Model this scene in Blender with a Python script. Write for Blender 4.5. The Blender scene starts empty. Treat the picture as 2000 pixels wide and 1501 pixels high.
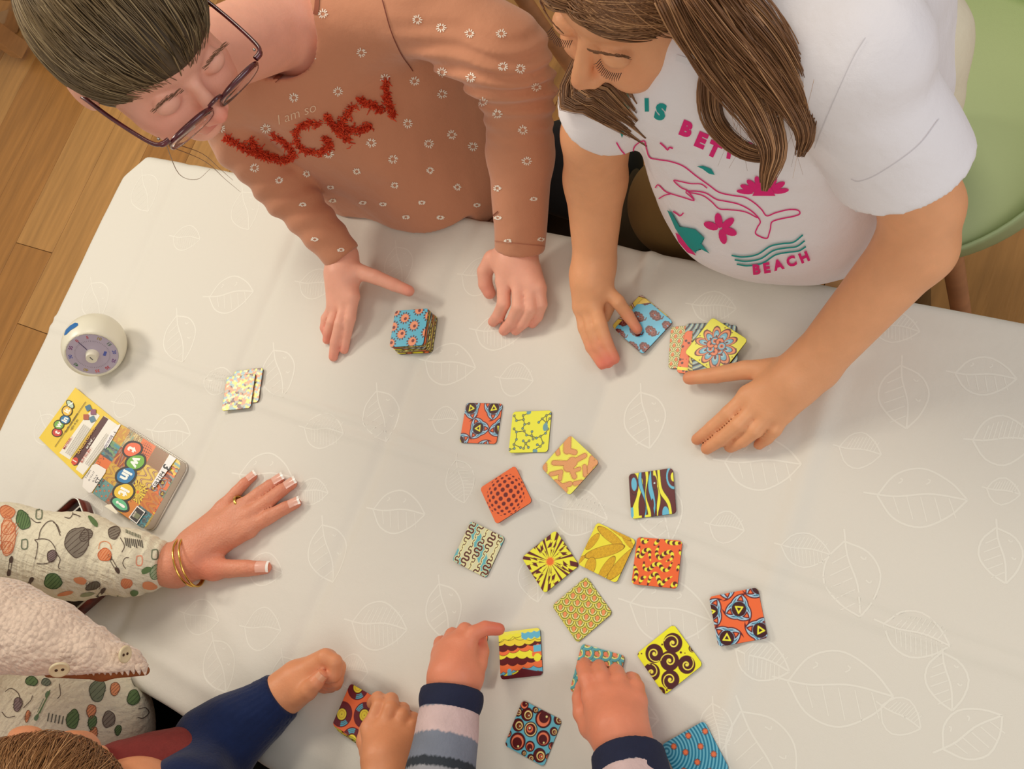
import bpy, bmesh, math, random
import numpy as np
from mathutils import Vector, Matrix
from mathutils.bvhtree import BVHTree
from mathutils.geometry import tessellate_polygon

# ------------------------------------------------------------------ camera, world, lights, exposure
TZ = 0.75                                   # height of the table top above the floor
CH = 1.15                                   # camera height above the table top
RF = np.array([[0.82597453, -0.23694922, 0.51148915],
               [0.36559704, 0.915829, -0.16612057],
               [-0.42907446, 0.32421027, 0.84307936]])
scene = bpy.context.scene
COL = scene.collection
cam_d = bpy.data.cameras.new('camera'); cam_d.sensor_width = 36; cam_d.lens = 36.0; cam_d.clip_start = 0.02
cam = bpy.data.objects.new('camera', cam_d); COL.objects.link(cam)
cam.matrix_world = Matrix.Translation((0, 0, TZ + CH)) @ Matrix([list(r) for r in RF]).to_4x4()
scene.camera = cam
scene.view_settings.view_transform = 'Standard'
scene.view_settings.look = 'None'
scene.view_settings.gamma = 1
scene.view_settings.use_curve_mapping = False
scene.view_settings.exposure = 0.0
world = bpy.data.worlds.new('room_light'); scene.world = world; world.use_nodes = True
bg = world.node_tree.nodes['Background']; bg.inputs[0].default_value = (1.0, 0.93, 0.84, 1); bg.inputs[1].default_value = 0.40

def area_light(name, loc, target, size, power, color, spread=180):
    d = bpy.data.lights.new(name, 'AREA'); d.shape = 'RECTANGLE'; d.size, d.size_y = size
    d.energy = power; d.color = color; d.spread = math.radians(spread)
    o = bpy.data.objects.new(name, d); COL.objects.link(o); o.location = loc
    o.rotation_euler = (Vector(target) - Vector(loc)).to_track_quat('-Z', 'Y').to_euler()
    return o
area_light('ceiling_lamp', (-2.7, 0.25, 2.5), (-1.9, 0.25, 0), (0.45, 0.45), 22, (1.0, 0.91, 0.77))
area_light('ceiling_lamp', (-1.25, 0.95, 2.5), (-1.2, 0.8, 0), (0.6, 0.6), 12, (1.0, 0.90, 0.74))
area_light('ceiling_lamp', (0.35, -0.7, 2.5), (-0.4, 0.1, 0.75), (0.9, 0.9), 9, (1.0, 0.92, 0.80))
area_light('window_light', (1.6, 1.1, 2.0), (-0.5, 0.2, 0.75), (1.2, 1.4), 13, (0.82, 0.88, 1.0))

# ------------------------------------------------------------------ helpers
def W(x, y, z):
    """point on the sight line of photo pixel (x, y) at height z above the table top"""
    d = RF @ np.array([x - 1000.0, 750.5 - y, -2000.0]); t = (CH - z) / -d[2]
    return np.array([d[0] * t, d[1] * t, z + TZ])
def pxm(x, y, z):
    d = RF @ np.array([x - 1000.0, 750.5 - y, -2000.0]); return -d[2] / (CH - z)
CAMP = Vector((0, 0, TZ + CH))
def ray(x, y):
    return Vector(RF @ np.array([x - 1000.0, 750.5 - y, -2000.0])).normalized()
def lin(c):
    c = np.asarray(c, float) / 255.0
    return np.where(c <= 0.04045, c / 12.92, ((c + 0.055) / 1.055) ** 2.4)
def L4(c, k=1.0):
    return tuple(float(v) * k for v in lin(c)) + (1.0,)

def tag(o, label=None, cat=None, group=None, kind=None):
    if label: o['label'] = label
    if cat: o['category'] = cat
    if group: o['group'] = group
    if kind: o['kind'] = kind
    return o
def empty(name, loc=(0, 0, 0)):
    o = bpy.data.objects.new(name, None); COL.objects.link(o); o.location = loc; o.empty_display_size = 0.05
    return o
def link(name, me, mat=None, parent=None):
    o = bpy.data.objects.new(name, me); COL.objects.link(o)
    if mat: me.materials.append(mat)
    if parent:
        o.parent = parent
        o.matrix_parent_inverse = Matrix.Translation(-Vector(parent.location)) if parent.type == 'EMPTY' else parent.matrix_world.inverted()
    return o
def npmesh(name, V, F, smooth=True, col=None):
    """mesh from numpy vertices and equal-sided faces"""
    me = bpy.data.meshes.new(name)
    V = np.asarray(V, np.float32); F = np.asarray(F, np.int32); n = F.shape[1]
    me.vertices.add(len(V)); me.vertices.foreach_set('co', V.ravel())
    me.loops.add(F.size); me.loops.foreach_set('vertex_index', F.ravel())
    me.polygons.add(len(F)); me.polygons.foreach_set('loop_start', np.arange(0, F.size, n, dtype=np.int32))
    me.polygons.foreach_set('loop_total', np.full(len(F), n, np.int32))
    me.update(calc_edges=True)
    me.polygons.foreach_set('use_smooth', np.full(len(F), smooth))
    if col is not None:
        a = me.color_attributes.new('Col', 'FLOAT_COLOR', 'POINT')
        a.data.foreach_set('color', np.hstack([col, np.ones((len(col), 1))]).astype(np.float32).ravel())
    return me
def bmmesh(name, bm, smooth=False):
    me = bpy.data.meshes.new(name); bmesh.ops.recalc_face_normals(bm, faces=bm.faces); bm.to_mesh(me); bm.free()
    if smooth: me.polygons.foreach_set('use_smooth', [True] * len(me.polygons))
    return me
def bm_box(bm, c, s, rz=0, bev=0, M=None):
    r = bmesh.ops.create_cube(bm, size=1)
    mt = Matrix.Translation(c) @ Matrix.Rotation(rz, 4, 'Z') @ Matrix.Diagonal((s[0], s[1], s[2], 1))
    if M is not None: mt = M @ mt
    bmesh.ops.transform(bm, matrix=mt, verts=r['verts'])
    if bev:
        es = {e for v in r['verts'] for e in v.link_edges}
        bmesh.ops.bevel(bm, geom=list(es), offset=bev, segments=2, affect='EDGES', profile=0.5)

# ------------------------------------------------------------------ materials
def mat(name, color=(0.8, 0.8, 0.8, 1), rough=0.5, metal=0, spec=0.5, sss=0, sssr=(0.02, 0.006, 0.003), vcol=False,
        noise=None, bump=None, coat=0, sheen=0, alpha=1, trans=0):
    m = bpy.data.materials.new(name); m.use_nodes = True; nt = m.node_tree; b = nt.nodes['Principled BSDF']
    b.inputs['Base Color'].default_value = color; b.inputs['Roughness'].default_value = rough
    b.inputs['Metallic'].default_value = metal; b.inputs['Specular IOR Level'].default_value = spec
    if coat: b.inputs['Coat Weight'].default_value = coat; b.inputs['Coat Roughness'].default_value = 0.12
    if sheen: b.inputs['Sheen Weight'].default_value = sheen
    if trans: b.inputs['Transmission Weight'].default_value = trans
    if alpha < 1: b.inputs['Alpha'].default_value = alpha
    if sss:
        b.inputs['Subsurface Weight'].default_value = sss; b.inputs['Subsurface Radius'].default_value = sssr
        b.inputs['Subsurface Scale'].default_value = 1.0
    src = None
    if vcol:
        a = nt.nodes.new('ShaderNodeAttribute'); a.attribute_name = 'Col'; src = a.outputs['Color']
    tc = nt.nodes.new('ShaderNodeTexCoord')
    if noise:
        sc, amt = noise[:2]
        n = nt.nodes.new('ShaderNodeTexNoise'); n.inputs['Scale'].default_value = sc; n.inputs['Detail'].default_value = 4
        mp = nt.nodes.new('ShaderNodeMapping'); nt.links.new(tc.outputs['Object'], mp.inputs[0])
        if len(noise) > 2: mp.inputs['Scale'].default_value = noise[2]
        nt.links.new(mp.outputs[0], n.inputs['Vector'])
        mr = nt.nodes.new('ShaderNodeMapRange'); mr.inputs[1].default_value = 0.25; mr.inputs[2].default_value = 0.75
        mr.inputs[3].default_value = 1 - amt; mr.inputs[4].default_value = 1 + amt
        nt.links.new(n.outputs['Fac'], mr.inputs[0])
        mx = nt.nodes.new('ShaderNodeVectorMath'); mx.operation = 'SCALE'
        if src: nt.links.new(src, mx.inputs[0])
        else: mx.inputs[0].default_value = color[:3]
        nt.links.new(mr.outputs[0], mx.inputs['Scale']); src = mx.outputs[0]
    if src: nt.links.new(src, b.inputs['Base Color'])
    if bump:
        prev = None
        for (typ, sc, dist, *rest) in bump:
            if typ == 'noise':
                t = nt.nodes.new('ShaderNodeTexNoise'); t.inputs['Detail'].default_value = 3; out = t.outputs['Fac']
            elif typ == 'vor':
                t = nt.nodes.new('ShaderNodeTexVoronoi'); out = t.outputs['Distance']
            else:
                t = nt.nodes.new('ShaderNodeTexWave'); out = t.outputs['Fac']
                t.bands_direction = rest[1] if len(rest) > 1 else 'X'; t.inputs['Distortion'].default_value = 1.5
            t.inputs['Scale'].default_value = sc
            mp = nt.nodes.new('ShaderNodeMapping'); nt.links.new(tc.outputs['Object'], mp.inputs[0])
            if rest and rest[0]: mp.inputs['Scale'].default_value = rest[0]
            nt.links.new(mp.outputs[0], t.inputs['Vector'])
            bp = nt.nodes.new('ShaderNodeBump'); bp.inputs['Strength'].default_value = 1.0
            bp.inputs['Distance'].default_value = abs(dist); bp.invert = dist < 0
            nt.links.new(out, bp.inputs['Height'])
            if prev: nt.links.new(prev, bp.inputs['Normal'])
            prev = bp.outputs[0]
        nt.links.new(prev, b.inputs['Normal'])
    return m

# ------------------------------------------------------------------ signed distance modelling (smooth organic surfaces)
def smin(a, b, k):
    if k <= 0: return np.minimum(a, b)
    h = np.clip(0.5 + 0.5 * (b - a) / k, 0, 1); return b * (1 - h) + a * h - k * h * (1 - h)
def smax(a, b, k): return -smin(-a, -b, k)
class Cone:                                             # tapered capsule, optionally flattened along an axis
    def __init__(s, a, b, ra, rb, flat=None):
        s.a = np.array(a, float); s.b = np.array(b, float); s.ra, s.rb = ra, rb
        s.c = (s.a + s.b) / 2; s.r = np.linalg.norm(s.b - s.a) / 2 + max(ra, rb); s.flat = flat
    def __call__(s, P):
        ba = s.b - s.a; pa = P - s.a; L = max(ba @ ba, 1e-12)
        h = np.clip((pa @ ba) / L, 0, 1); q = pa - h[:, None] * ba
        if s.flat is not None:
            ax, f = s.flat; ax = np.asarray(ax, float); t = q @ ax; q = q + np.outer(t * (f - 1), ax)
        return np.sqrt((q * q).sum(1)) - (s.ra + (s.rb - s.ra) * h)
class Ell:
    def __init__(s, c, r, R=None):
        s.c = np.array(c, float); s.rr = np.array(r, float); s.R = R; s.r = max(r)
    def __call__(s, P):
        q = P - s.c
        if s.R is not None: q = q @ s.R
        k0 = np.sqrt(((q / s.rr) ** 2).sum(1)); k1 = np.sqrt(((q / s.rr ** 2) ** 2).sum(1)) + 1e-9
        return k0 * (k0 - 1) / k1
BIG = 0.5
class Blend:                                            # smooth union with culling
    def __init__(s, items, k=0.01):
        s.items = items; s.k = k
        lo = np.min([i.c - i.r for i in items], 0); hi = np.max([i.c + i.r for i in items], 0)
        s.c = (lo + hi) / 2; s.r = np.linalg.norm(hi - lo) / 2; s.lo, s.hi = lo, hi
    def __call__(s, P, c=None, R=None):
        d = None
        if c is None: c = P.mean(0); R = np.sqrt(((P - c) ** 2).sum(1).max())
        for i in s.items:
            if np.linalg.norm(i.c - c) - i.r > R + 0.03 + s.k: continue
            v = i(P); d = v if d is None else smin(d, v, s.k)
        return np.full(len(P), BIG) if d is None else d
class Hand:                                             # palm blended with each finger; fingers stay apart
    def __init__(s, palm, fingers, k=0.008):
        s.palm = Blend(palm, 0.012); s.f = [Blend(f, 0.002) for f in fingers]; s.k = k
        lo = np.min([s.palm.lo] + [f.lo for f in s.f], 0); hi = np.max([s.palm.hi] + [f.hi for f in s.f], 0)
        s.c = (lo + hi) / 2; s.r = np.linalg.norm(hi - lo) / 2
    def __call__(s, P):
        p = s.palm(P); d = p
        for f in s.f: d = np.minimum(d, smin(p, f(P), s.k))
        return d
class Func:
    def __init__(s, f, c, r): s.f = f; s.c = np.array(c, float); s.r = r
    def __call__(s, P): return s.f(P)
def wob(P, f, seed=0):                                  # cheap smooth 3-D noise, about -1..1
    rs = np.random.RandomState(seed); o = np.zeros(len(P))
    for i in range(5):
        k = rs.randn(3); k = k / np.linalg.norm(k) * f * (0.7 + 0.6 * rs.rand()); k2 = rs.randn(3) * f * 0.5
        o += np.sin(P @ k + 1.7 * np.sin(P @ k2 + rs.rand() * 6) + rs.rand() * 6)
    return o / 3.2
def isosurf(f, lo, hi, vox, B=16, slack=1.25):
    """surface nets of f over a box, evaluated only near the surface"""
    lo = np.asarray(lo, float); hi = np.asarray(hi, float)
    nb = np.maximum(1, np.ceil((hi - lo) / vox / B).astype(int)); n = nb * B
    V = np.empty(n, np.float32); g = np.arange(B) * vox
    loc = np.stack(np.meshgrid(g, g, g, indexing='ij'), -1).reshape(-1, 3); half = (B - 1) * vox / 2; R = half * math.sqrt(3)
    cs = np.stack(np.meshgrid(*[np.arange(k) for k in nb], indexing='ij'), -1).reshape(-1, 3)
    for ci in cs:
        o = lo + ci * B * vox; c = o + half
        d = float(f(c[None, :])[0]); sl = tuple(slice(k * B, k * B + B) for k in ci)
        if abs(d) > R * slack + 0.012: V[sl] = d
        else: V[sl] = f(o + loc).reshape(B, B, B)
    s = V < 0
    c0 = s[:-1, :-1, :-1]; anyv = c0.copy(); allv = c0.copy()
    for dx in (0, 1):
        for dy in (0, 1):
            for dz in (0, 1):
                q = s[dx:n[0] - 1 + dx, dy:n[1] - 1 + dy, dz:n[2] - 1 + dz]; anyv |= q; allv &= q
    act = np.argwhere(anyv & ~allv)
    idx = np.full((n[0] - 1, n[1] - 1, n[2] - 1), -1, np.int32); idx[tuple(act.T)] = np.arange(len(act))
    acc = np.zeros((len(act), 3)); cnt = np.zeros(len(act))
    cor = [(0, 0, 0), (1, 0, 0), (0, 1, 0), (1, 1, 0), (0, 0, 1), (1, 0, 1), (0, 1, 1), (1, 1, 1)]
    val = [V[act[:, 0] + a, act[:, 1] + b, act[:, 2] + c] for a, b, c in cor]
    for i in range(8):
        for j in range(i + 1, 8):
            di = np.array(cor[j]) - np.array(cor[i])
            if abs(di).sum() != 1: continue
            m = (val[i] < 0) != (val[j] < 0); t = np.where(m, val[i] / (val[i] - val[j] + 1e-12), 0)
            acc[m] += np.array(cor[i]) + t[m, None] * di; cnt[m] += 1
    P = lo + (act + acc / cnt[:, None]) * vox
    F = []
    for ax in range(3):
        a1, a2 = (ax + 1) % 3, (ax + 2) % 3
        sl0 = [slice(0, n[k]) for k in range(3)]; sl1 = list(sl0); sl0[ax] = slice(0, n[ax] - 1); sl1[ax] = slice(1, n[ax])
        e = np.argwhere(s[tuple(sl0)] != s[tuple(sl1)])
        e = e[(e[:, a1] > 0) & (e[:, a2] > 0) & (e[:, a1] < n[a1] - 1) & (e[:, a2] < n[a2] - 1)]
        u = np.zeros(3, int); u[a1] = 1; v = np.zeros(3, int); v[a2] = 1
        q = np.stack([idx[tuple((e - u - v).T)], idx[tuple((e - v).T)], idx[tuple(e.T)], idx[tuple((e - u).T)]], 1)
        inside = s[tuple(e.T)]; q[~inside] = q[~inside][:, ::-1]; F.append(q)
    F = np.vstack(F); F = F[(F >= 0).all(1)]
    return P, F
def sdf_obj(name, f, lo, hi, vox, m, parent=None, col=None, relax=1):
    P, F = isosurf(f, lo, hi, vox)
    for _ in range(relax):                              # light smoothing of the quads
        A = np.zeros_like(P); c = np.zeros(len(P))
        for a, b in ((0, 1), (1, 2), (2, 3), (3, 0)):
            np.add.at(A, F[:, a], P[F[:, b]]); np.add.at(A, F[:, b], P[F[:, a]]); np.add.at(c, F[:, a], 1); np.add.at(c, F[:, b], 1)
        P = P * 0.5 + 0.5 * A / np.maximum(c, 1)[:, None]
    return link(name, npmesh(name, P, F, True, None if col is None else col(P)), m, parent), P, F
def bounds(items, pad=0.02):
    lo = np.min([i.c - i.r for i in items], 0) - pad; hi = np.max([i.c + i.r for i in items], 0) + pad; return lo, hi

# tubes: many poly-lines swept into one mesh, each with its own colour
def tubes(paths, radii, cols=None, sides=4, name='tubes', closed_tip=True):
    Vs, Fs, Cs = [], [], []; off = 0
    for i, (p, r) in enumerate(zip(paths, radii)):
        p = np.asarray(p, float); n = len(p); r = np.broadcast_to(r, n)
        t = np.gradient(p, axis=0); t /= np.linalg.norm(t, axis=1)[:, None] + 1e-12
        up = np.array([0.13, 0.27, 0.95]); a = np.cross(t, up); a /= np.linalg.norm(a, axis=1)[:, None] + 1e-9; b = np.cross(t, a)
        an = np.arange(sides) * 2 * math.pi / sides
        ring = p[:, None, :] + r[:, None, None] * (np.cos(an)[None, :, None] * a[:, None, :] + np.sin(an)[None, :, None] * b[:, None, :])
        Vs.append(ring.reshape(-1, 3)); I = np.arange(n * sides).reshape(n, sides) + off
        J = np.roll(I, -1, 1)
        Fs.append(np.stack([I[:-1], J[:-1], J[1:], I[1:]], -1).reshape(-1, 4))
        if sides == 4: Fs.append(np.array([I[0][::-1], I[-1]]))
        if cols is not None: Cs.append(np.repeat(np.asarray(cols[i], float)[None, :], n * sides, 0))
        off += n * sides
    return npmesh(name, np.vstack(Vs), np.vstack(Fs), True, np.vstack(Cs) if cols is not None else None)
def spline(pts, n):
    """Catmull-Rom through control points"""
    p = np.asarray(pts, float); p = np.vstack([2 * p[0] - p[1], p, 2 * p[-1] - p[-2]]); m = len(p) - 3
    t = np.linspace(0, m - 1e-6, n); i = t.astype(int); f = (t - i)[:, None]
    a, b, c, d = p[i], p[i + 1], p[i + 2], p[i + 3]
    return 0.5 * (2 * b + (c - a) * f + (2 * a - 5 * b + 4 * c - d) * f ** 2 + (3 * b - a - 3 * c + d) * f ** 3)

# flat print laid on a surface: shapes drawn on the sight lines of the photo and dropped on the cloth they are printed on
def bvh_of(P, F):
    return BVHTree.FromPolygons([tuple(v) for v in P], [tuple(int(i) for i in f) for f in F])
def drop(bvh, x, y, off=0.0006):
    d = ray(x, y); h = bvh.ray_cast(CAMP, d)
    if h[0] is None: return None
    nrm = h[1] if h[1].dot(d) < 0 else -h[1]
    return np.array(h[0] + nrm * off)
def drop_mesh(bvh, V2, F, off=0.0006, maxgap=0.02):
    P = [drop(bvh, x, y, off) for x, y in V2]; keep = []
    for f in F:
        q = [P[i] for i in f]
        if any(v is None for v in q): continue
        if max(np.linalg.norm(q[i] - q[i - 1]) for i in range(len(q))) > maxgap: continue
        keep.append(f)
    P = [v if v is not None else np.zeros(3) for v in P]
    used = sorted({i for f in keep for i in f}); mp = {u: k for k, u in enumerate(used)}
    return [tuple(P[u]) for u in used], [[mp[i] for i in f] for f in keep]
def ribbon2(pts, w, step=3.0, closed=False):
    p = np.asarray(pts, float)
    if closed: p = np.vstack([p, p[:1]])
    L = np.linalg.norm(np.diff(p, axis=0), axis=1).sum(); n = max(4, int(L / step))
    q = spline(p, n) if len(p) > 2 else np.linspace(p[0], p[1], n)
    t = np.gradient(q, axis=0); t /= np.linalg.norm(t, axis=1)[:, None] + 1e-9; nn = np.stack([-t[:, 1], t[:, 0]], 1)
    w = np.interp(np.linspace(0, 1, n), np.linspace(0, 1, len(w)), w)[:, None] if np.ndim(w) else w
    V = np.vstack([q + nn * w / 2, q - nn * w / 2])
    return V, [[i, i + 1, n + i + 1, n + i] for i in range(n - 1)]
def poly2(pts, step=5.0):
    """filled outline cut into small triangles"""
    bm = bmesh.new(); vs = [bm.verts.new((x, y, 0)) for x, y in pts]; bm.faces.new(vs)
    bmesh.ops.triangulate(bm, faces=bm.faces)
    for _ in range(5):
        es = [e for e in bm.edges if e.calc_length() > step]
        if not es: break
        bmesh.ops.subdivide_edges(bm, edges=es, cuts=1); bmesh.ops.triangulate(bm, faces=[f for f in bm.faces if len(f.verts) > 3])
    bm.verts.index_update(); V = [(v.co.x, v.co.y) for v in bm.verts]; F = [[v.index for v in f.verts] for f in bm.faces]; bm.free()
    return V, F
def blob2(cx, cy, rx, ry, ang=0, n=18, lump=0.0, seed=0):
    rs = np.random.RandomState(seed); a = np.linspace(0, 2 * math.pi, n, endpoint=False)
    r = 1 + lump * np.sin(a * 3 + rs.rand() * 6) + lump * 0.6 * np.sin(a * 5 + rs.rand() * 6)
    x, y = rx * r * np.cos(a), ry * r * np.sin(a); ca, sa = math.cos(math.radians(ang)), math.sin(math.radians(ang))
    return [(cx + u * ca - v * sa, cy + u * sa + v * ca) for u, v in zip(x, y)]
def text2(s, size, ang, x0, y0, bold=0.0, shear=0, sx=1.0, step=4.0, align='CENTER', mirror=False):
    """built-in font text as a 2-D mesh in photo pixels"""
    cu = bpy.data.curves.new('t', 'FONT'); cu.body = s; cu.size = 1; cu.align_x = align; cu.align_y = 'CENTER'; cu.offset = bold; cu.shear = shear
    cu.resolution_u = 3
    o = bpy.data.objects.new('t', cu); COL.objects.link(o); me = o.to_mesh()
    bm = bmesh.new(); bm.from_mesh(me); o.to_mesh_clear(); bpy.data.objects.remove(o); bpy.data.curves.remove(cu)
    bmesh.ops.remove_doubles(bm, verts=bm.verts, dist=1e-4)
    bmesh.ops.triangulate(bm, faces=bm.faces)
    if step:
        for _ in range(3):
            es = [e for e in bm.edges if e.calc_length() * size > step]
            if not es: break
            bmesh.ops.subdivide_edges(bm, edges=es, cuts=1); bmesh.ops.triangulate(bm, faces=[f for f in bm.faces if len(f.verts) > 3])
    bm.verts.index_update(); ca, sa = math.cos(math.radians(ang)), math.sin(math.radians(ang)); V = []
    for v in bm.verts:
        u, w = v.co.x * size * sx, -v.co.y * size
        V.append((x0 + u * ca - w * sa, y0 + u * sa + w * ca))
    F = [[v.index for v in f.verts] for f in bm.faces]; bm.free()
    return V, F
class Print:
    """collects projected shapes into one mesh with a colour per shape"""
    def __init__(s, bvh, off=0.0006): s.b = bvh; s.V = []; s.F = []; s.C = []; s.off = off; s.n = 0
    def add(s, VF, c, maxgap=0.02):
        s.n += 1
        V, F = drop_mesh(s.b, VF[0], VF[1], s.off + 0.00004 * s.n, maxgap)
        o = len(s.V); s.V += V; s.F += [[i + o for i in f] for f in F]; s.C += [tuple(lin(c))] * len(V)
    def build(s, name, m, parent, kind=None):
        if not s.V: return None
        me = bpy.data.meshes.new(name); me.from_pydata(s.V, [], s.F)
        a = me.color_attributes.new('Col', 'FLOAT_COLOR', 'POINT')
        a.data.foreach_set('color', np.hstack([np.array(s.C), np.ones((len(s.C), 1))]).astype(np.float32).ravel())
        me.polygons.foreach_set('use_smooth', [True] * len(me.polygons))
        o = link(name, me, m, parent)
        if kind: o['kind'] = kind
        return o

# ------------------------------------------------------------------ floor
m_plank = [mat('oak_plank_%d' % i, L4(c), 0.42, noise=(5, 0.22, (7, 0.7, 1)), bump=[('noise', 30, 0.0006, (8, 0.6, 1))])
           for i, c in enumerate([(186, 136, 76), (180, 128, 68), (192, 142, 82), (175, 122, 63)])]
m_gap = mat('floor_gap', L4((60, 38, 20)), 0.9)
floor = link('floor', bmmesh('floor', (lambda b: (bm_box(b, (-1.3, 0.4, -0.02), (7.2, 6.4, 0.03)), b)[1])(bmesh.new())), m_gap)
floor['kind'] = 'structure'
rs = random.Random(4); plank_me = {}
pw, pl = 0.19, 1.35
k = 0
for ix in range(-26, 11):
    x0 = ix * pw; off = rs.uniform(0, pl)
    for iy in range(-2, 5):
        y0 = iy * pl + off - pl
        cx, cy = x0 + pw / 2, y0 + pl / 2
        if not (-4.9 < cx < 2.2 and -2.75 < cy < 4.2): continue
        key = k % 4
        if key not in plank_me:
            b = bmesh.new(); bm_box(b, (0, 0, 0), (pw - 0.0016, pl - 0.0016, 0.012), bev=0.0012); plank_me[key] = bmmesh('plank', b); plank_me[key].materials.append(m_plank[key])
        o = bpy.data.objects.new('plank', plank_me[rs.randrange(4) if len(plank_me) == 4 else key]); COL.objects.link(o); o.location = (cx, cy, -0.0061); o.parent = floor
        k += 1

# ------------------------------------------------------------------ table and tablecloth
TX0, TX1, TY0, TY1 = -1.637, 0.30, -0.350, 0.447
CORN = [(-1.645, 0.362), (-1.664, 0.396), (-1.657, 0.412), (-1.604, 0.446), (-1.551, 0.457), (-1.52, 0.450)]
outline = [(TX0, TY0), (TX1, TY0), (TX1, TY1), (-1.50, TY1)]
m_wood = mat('pale_wood', L4((196, 150, 100)), 0.45, noise=(14, 0.12, (1, 1, 6)))
tb = empty('dining_table', ((TX0 + TX1) / 2, 0.05, 0)); tag(tb, 'long rectangular table hidden under the white leaf-patterned cloth', 'table')
b = bmesh.new(); bm_box(b, ((TX0 + TX1) / 2, (TY0 + TY1) / 2, TZ - 0.031), (TX1 - TX0 - 0.05, TY1 - TY0 - 0.05, 0.026), bev=0.003); link('table_top', bmmesh('table_top', b), m_wood, tb)
for x in (TX0 + 0.12, TX1 - 0.1):
    for y in (TY0 + 0.09, TY1 - 0.09):
        b = bmesh.new(); bm_box(b, (x, y, (TZ - 0.04) / 2), (0.055, 0.055, TZ - 0.04), bev=0.004); link('leg', bmmesh('leg', b), m_wood, tb)

def gauss(x, s): return np.exp(-(x / s) ** 2)
def zc(x, y):
    """height of the cloth above the table top: pressed folds and soft creases"""
    x = np.asarray(x, float); y = np.asarray(y, float); z = np.full(np.broadcast(x, y).shape, 0.0015)
    w = 0.004 * np.sin(y * 9 + 1)
    for xf, a, s in ((-0.294, 0.0045, 0.014), (-0.856, -0.0038, 0.012), (-1.17, -0.0040, 0.013), (-1.49, -0.0030, 0.014)):
        z = z + a * gauss(x - xf - w, s)
    z = z + 0.0026 * gauss(y - 0.093 - 0.004 * np.sin(x * 7), 0.007) + 0.0026 * gauss(y - 0.112 - 0.003 * np.sin(x * 11), 0.005)
    xf = -0.574 + 0.010 * np.sin(y * 8 + 0.5)           # the big fold: the cloth steps up to its right
    d = x - xf; z = z - 0.0105 * np.exp(-np.abs(d) / np.where(d < 0, 0.022, 0.030)) * (0.45 + 0.55 * np.clip((0.5 - y) * 2.2, 0, 1)) + 0.006 * gauss(d + 0.055, 0.032)
    k = (y - 0.44) / 0.05; z = z + 0.010 * gauss(d - 0.006, 0.010) * np.exp(-k * k)
    z = z + 0.0035 * gauss(y + 0.302 + 0.02 * (x + 1.1), 0.012) * np.clip((-0.62 - x) * 4, 0, 1)
    z = z + 0.0022 * gauss((x + 0.98) * 0.5 + (y + 0.22) * 0.9, 0.02) * np.clip((-0.12 - y) * 9, 0, 1)
    z = z + 0.0012 * np.sin(x * 13 + 2 * np.sin(y * 9)) * np.sin(y * 11 + 1.4 * np.sin(x * 7)) + 0.00025 * np.sin(x * 47 + 3 * np.sin(y * 31)) * np.sin(y * 53 + np.sin(x * 29))
    return z
m_cloth = mat('white_tablecloth', L4((224, 220, 210)), 0.62, spec=0.3, sheen=0.15, bump=[('noise', 900, 0.00012), ('noise', 60, 0.0006)])
b = bmesh.new()
def inside_y(x):                                        # cut corner at the far left
    return TY1
xs = np.arange(TX0, TX1 + 1e-6, 0.005); ys = np.arange(TY0, TY1 + 1e-6, 0.005)
X, Y = np.meshgrid(xs, ys, indexing='ij'); nx, ny = X.shape
# round the far-left corner by pulling the rows onto a chamfer line
lim = np.interp(X, [-1.637, -1.60, -1.515], [0.398, 0.447, 0.447]); sc = np.where(Y > 0.2, (Y - 0.2) / (TY1 - 0.2), 0)
Y2 = np.where(Y > 0.2, 0.2 + sc * (lim - 0.2), Y)
Z = TZ + zc(X, Y2)
edge = np.minimum(np.minimum(X - TX0, TX1 - X), np.minimum(Y - TY0, TY1 - Y)); Z -= 0.004 * np.clip(1 - edge / 0.012, 0, 1) ** 2
V = np.stack([X, Y2, Z], -1).reshape(-1, 3); I = np.arange(nx * ny).reshape(nx, ny)
F = np.stack([I[:-1, :-1], I[1:, :-1], I[1:, 1:], I[:-1, 1:]], -1).reshape(-1, 4)
ring = np.concatenate([I[:, 0], I[-1, 1:], I[-2::-1, -1], I[0, -2:0:-1]])
Rg = V[ring]; cen = np.array([(TX0 + TX1) / 2, (TY0 + TY1) / 2, 0]); prev = ring; base = len(V); s_ = np.arange(len(ring)) * 0.005
nrm = np.zeros((len(ring), 2)); t = np.roll(Rg, -3, 0) - np.roll(Rg, 3, 0); nrm[:, 0] = t[:, 1]; nrm[:, 1] = -t[:, 0]; nrm /= np.linalg.norm(nrm, axis=1)[:, None]
Vs = [V]; Fs = [F]
for q, (dz, o_) in enumerate([(0.006, 0.004), (0.02, 0.006), (0.05, 0.006), (0.10, 0.008), (0.16, 0.01), (0.23, 0.012)]):
    wv = o_ + (0.5 + 0.5 * np.sin(s_ * 42 + 2 * np.sin(s_ * 9))) * 0.018 * min(1, dz * 6)
    R_ = Rg.copy(); R_[:, 0] += nrm[:, 0] * wv; R_[:, 1] += nrm[:, 1] * wv; R_[:, 2] -= dz
    idx = np.arange(len(ring)) + base; base += len(ring); Vs.append(R_)
    Fs.append(np.stack([prev, np.roll(prev, -1), np.roll(idx, -1), idx][::-1], -1)); prev = idx
cloth = link('tablecloth', npmesh('tablecloth', np.vstack(Vs), np.vstack(Fs)), m_cloth)
tag(cloth, 'white tablecloth with woven leaf pattern and pressed fold lines', 'tablecloth')

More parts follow.
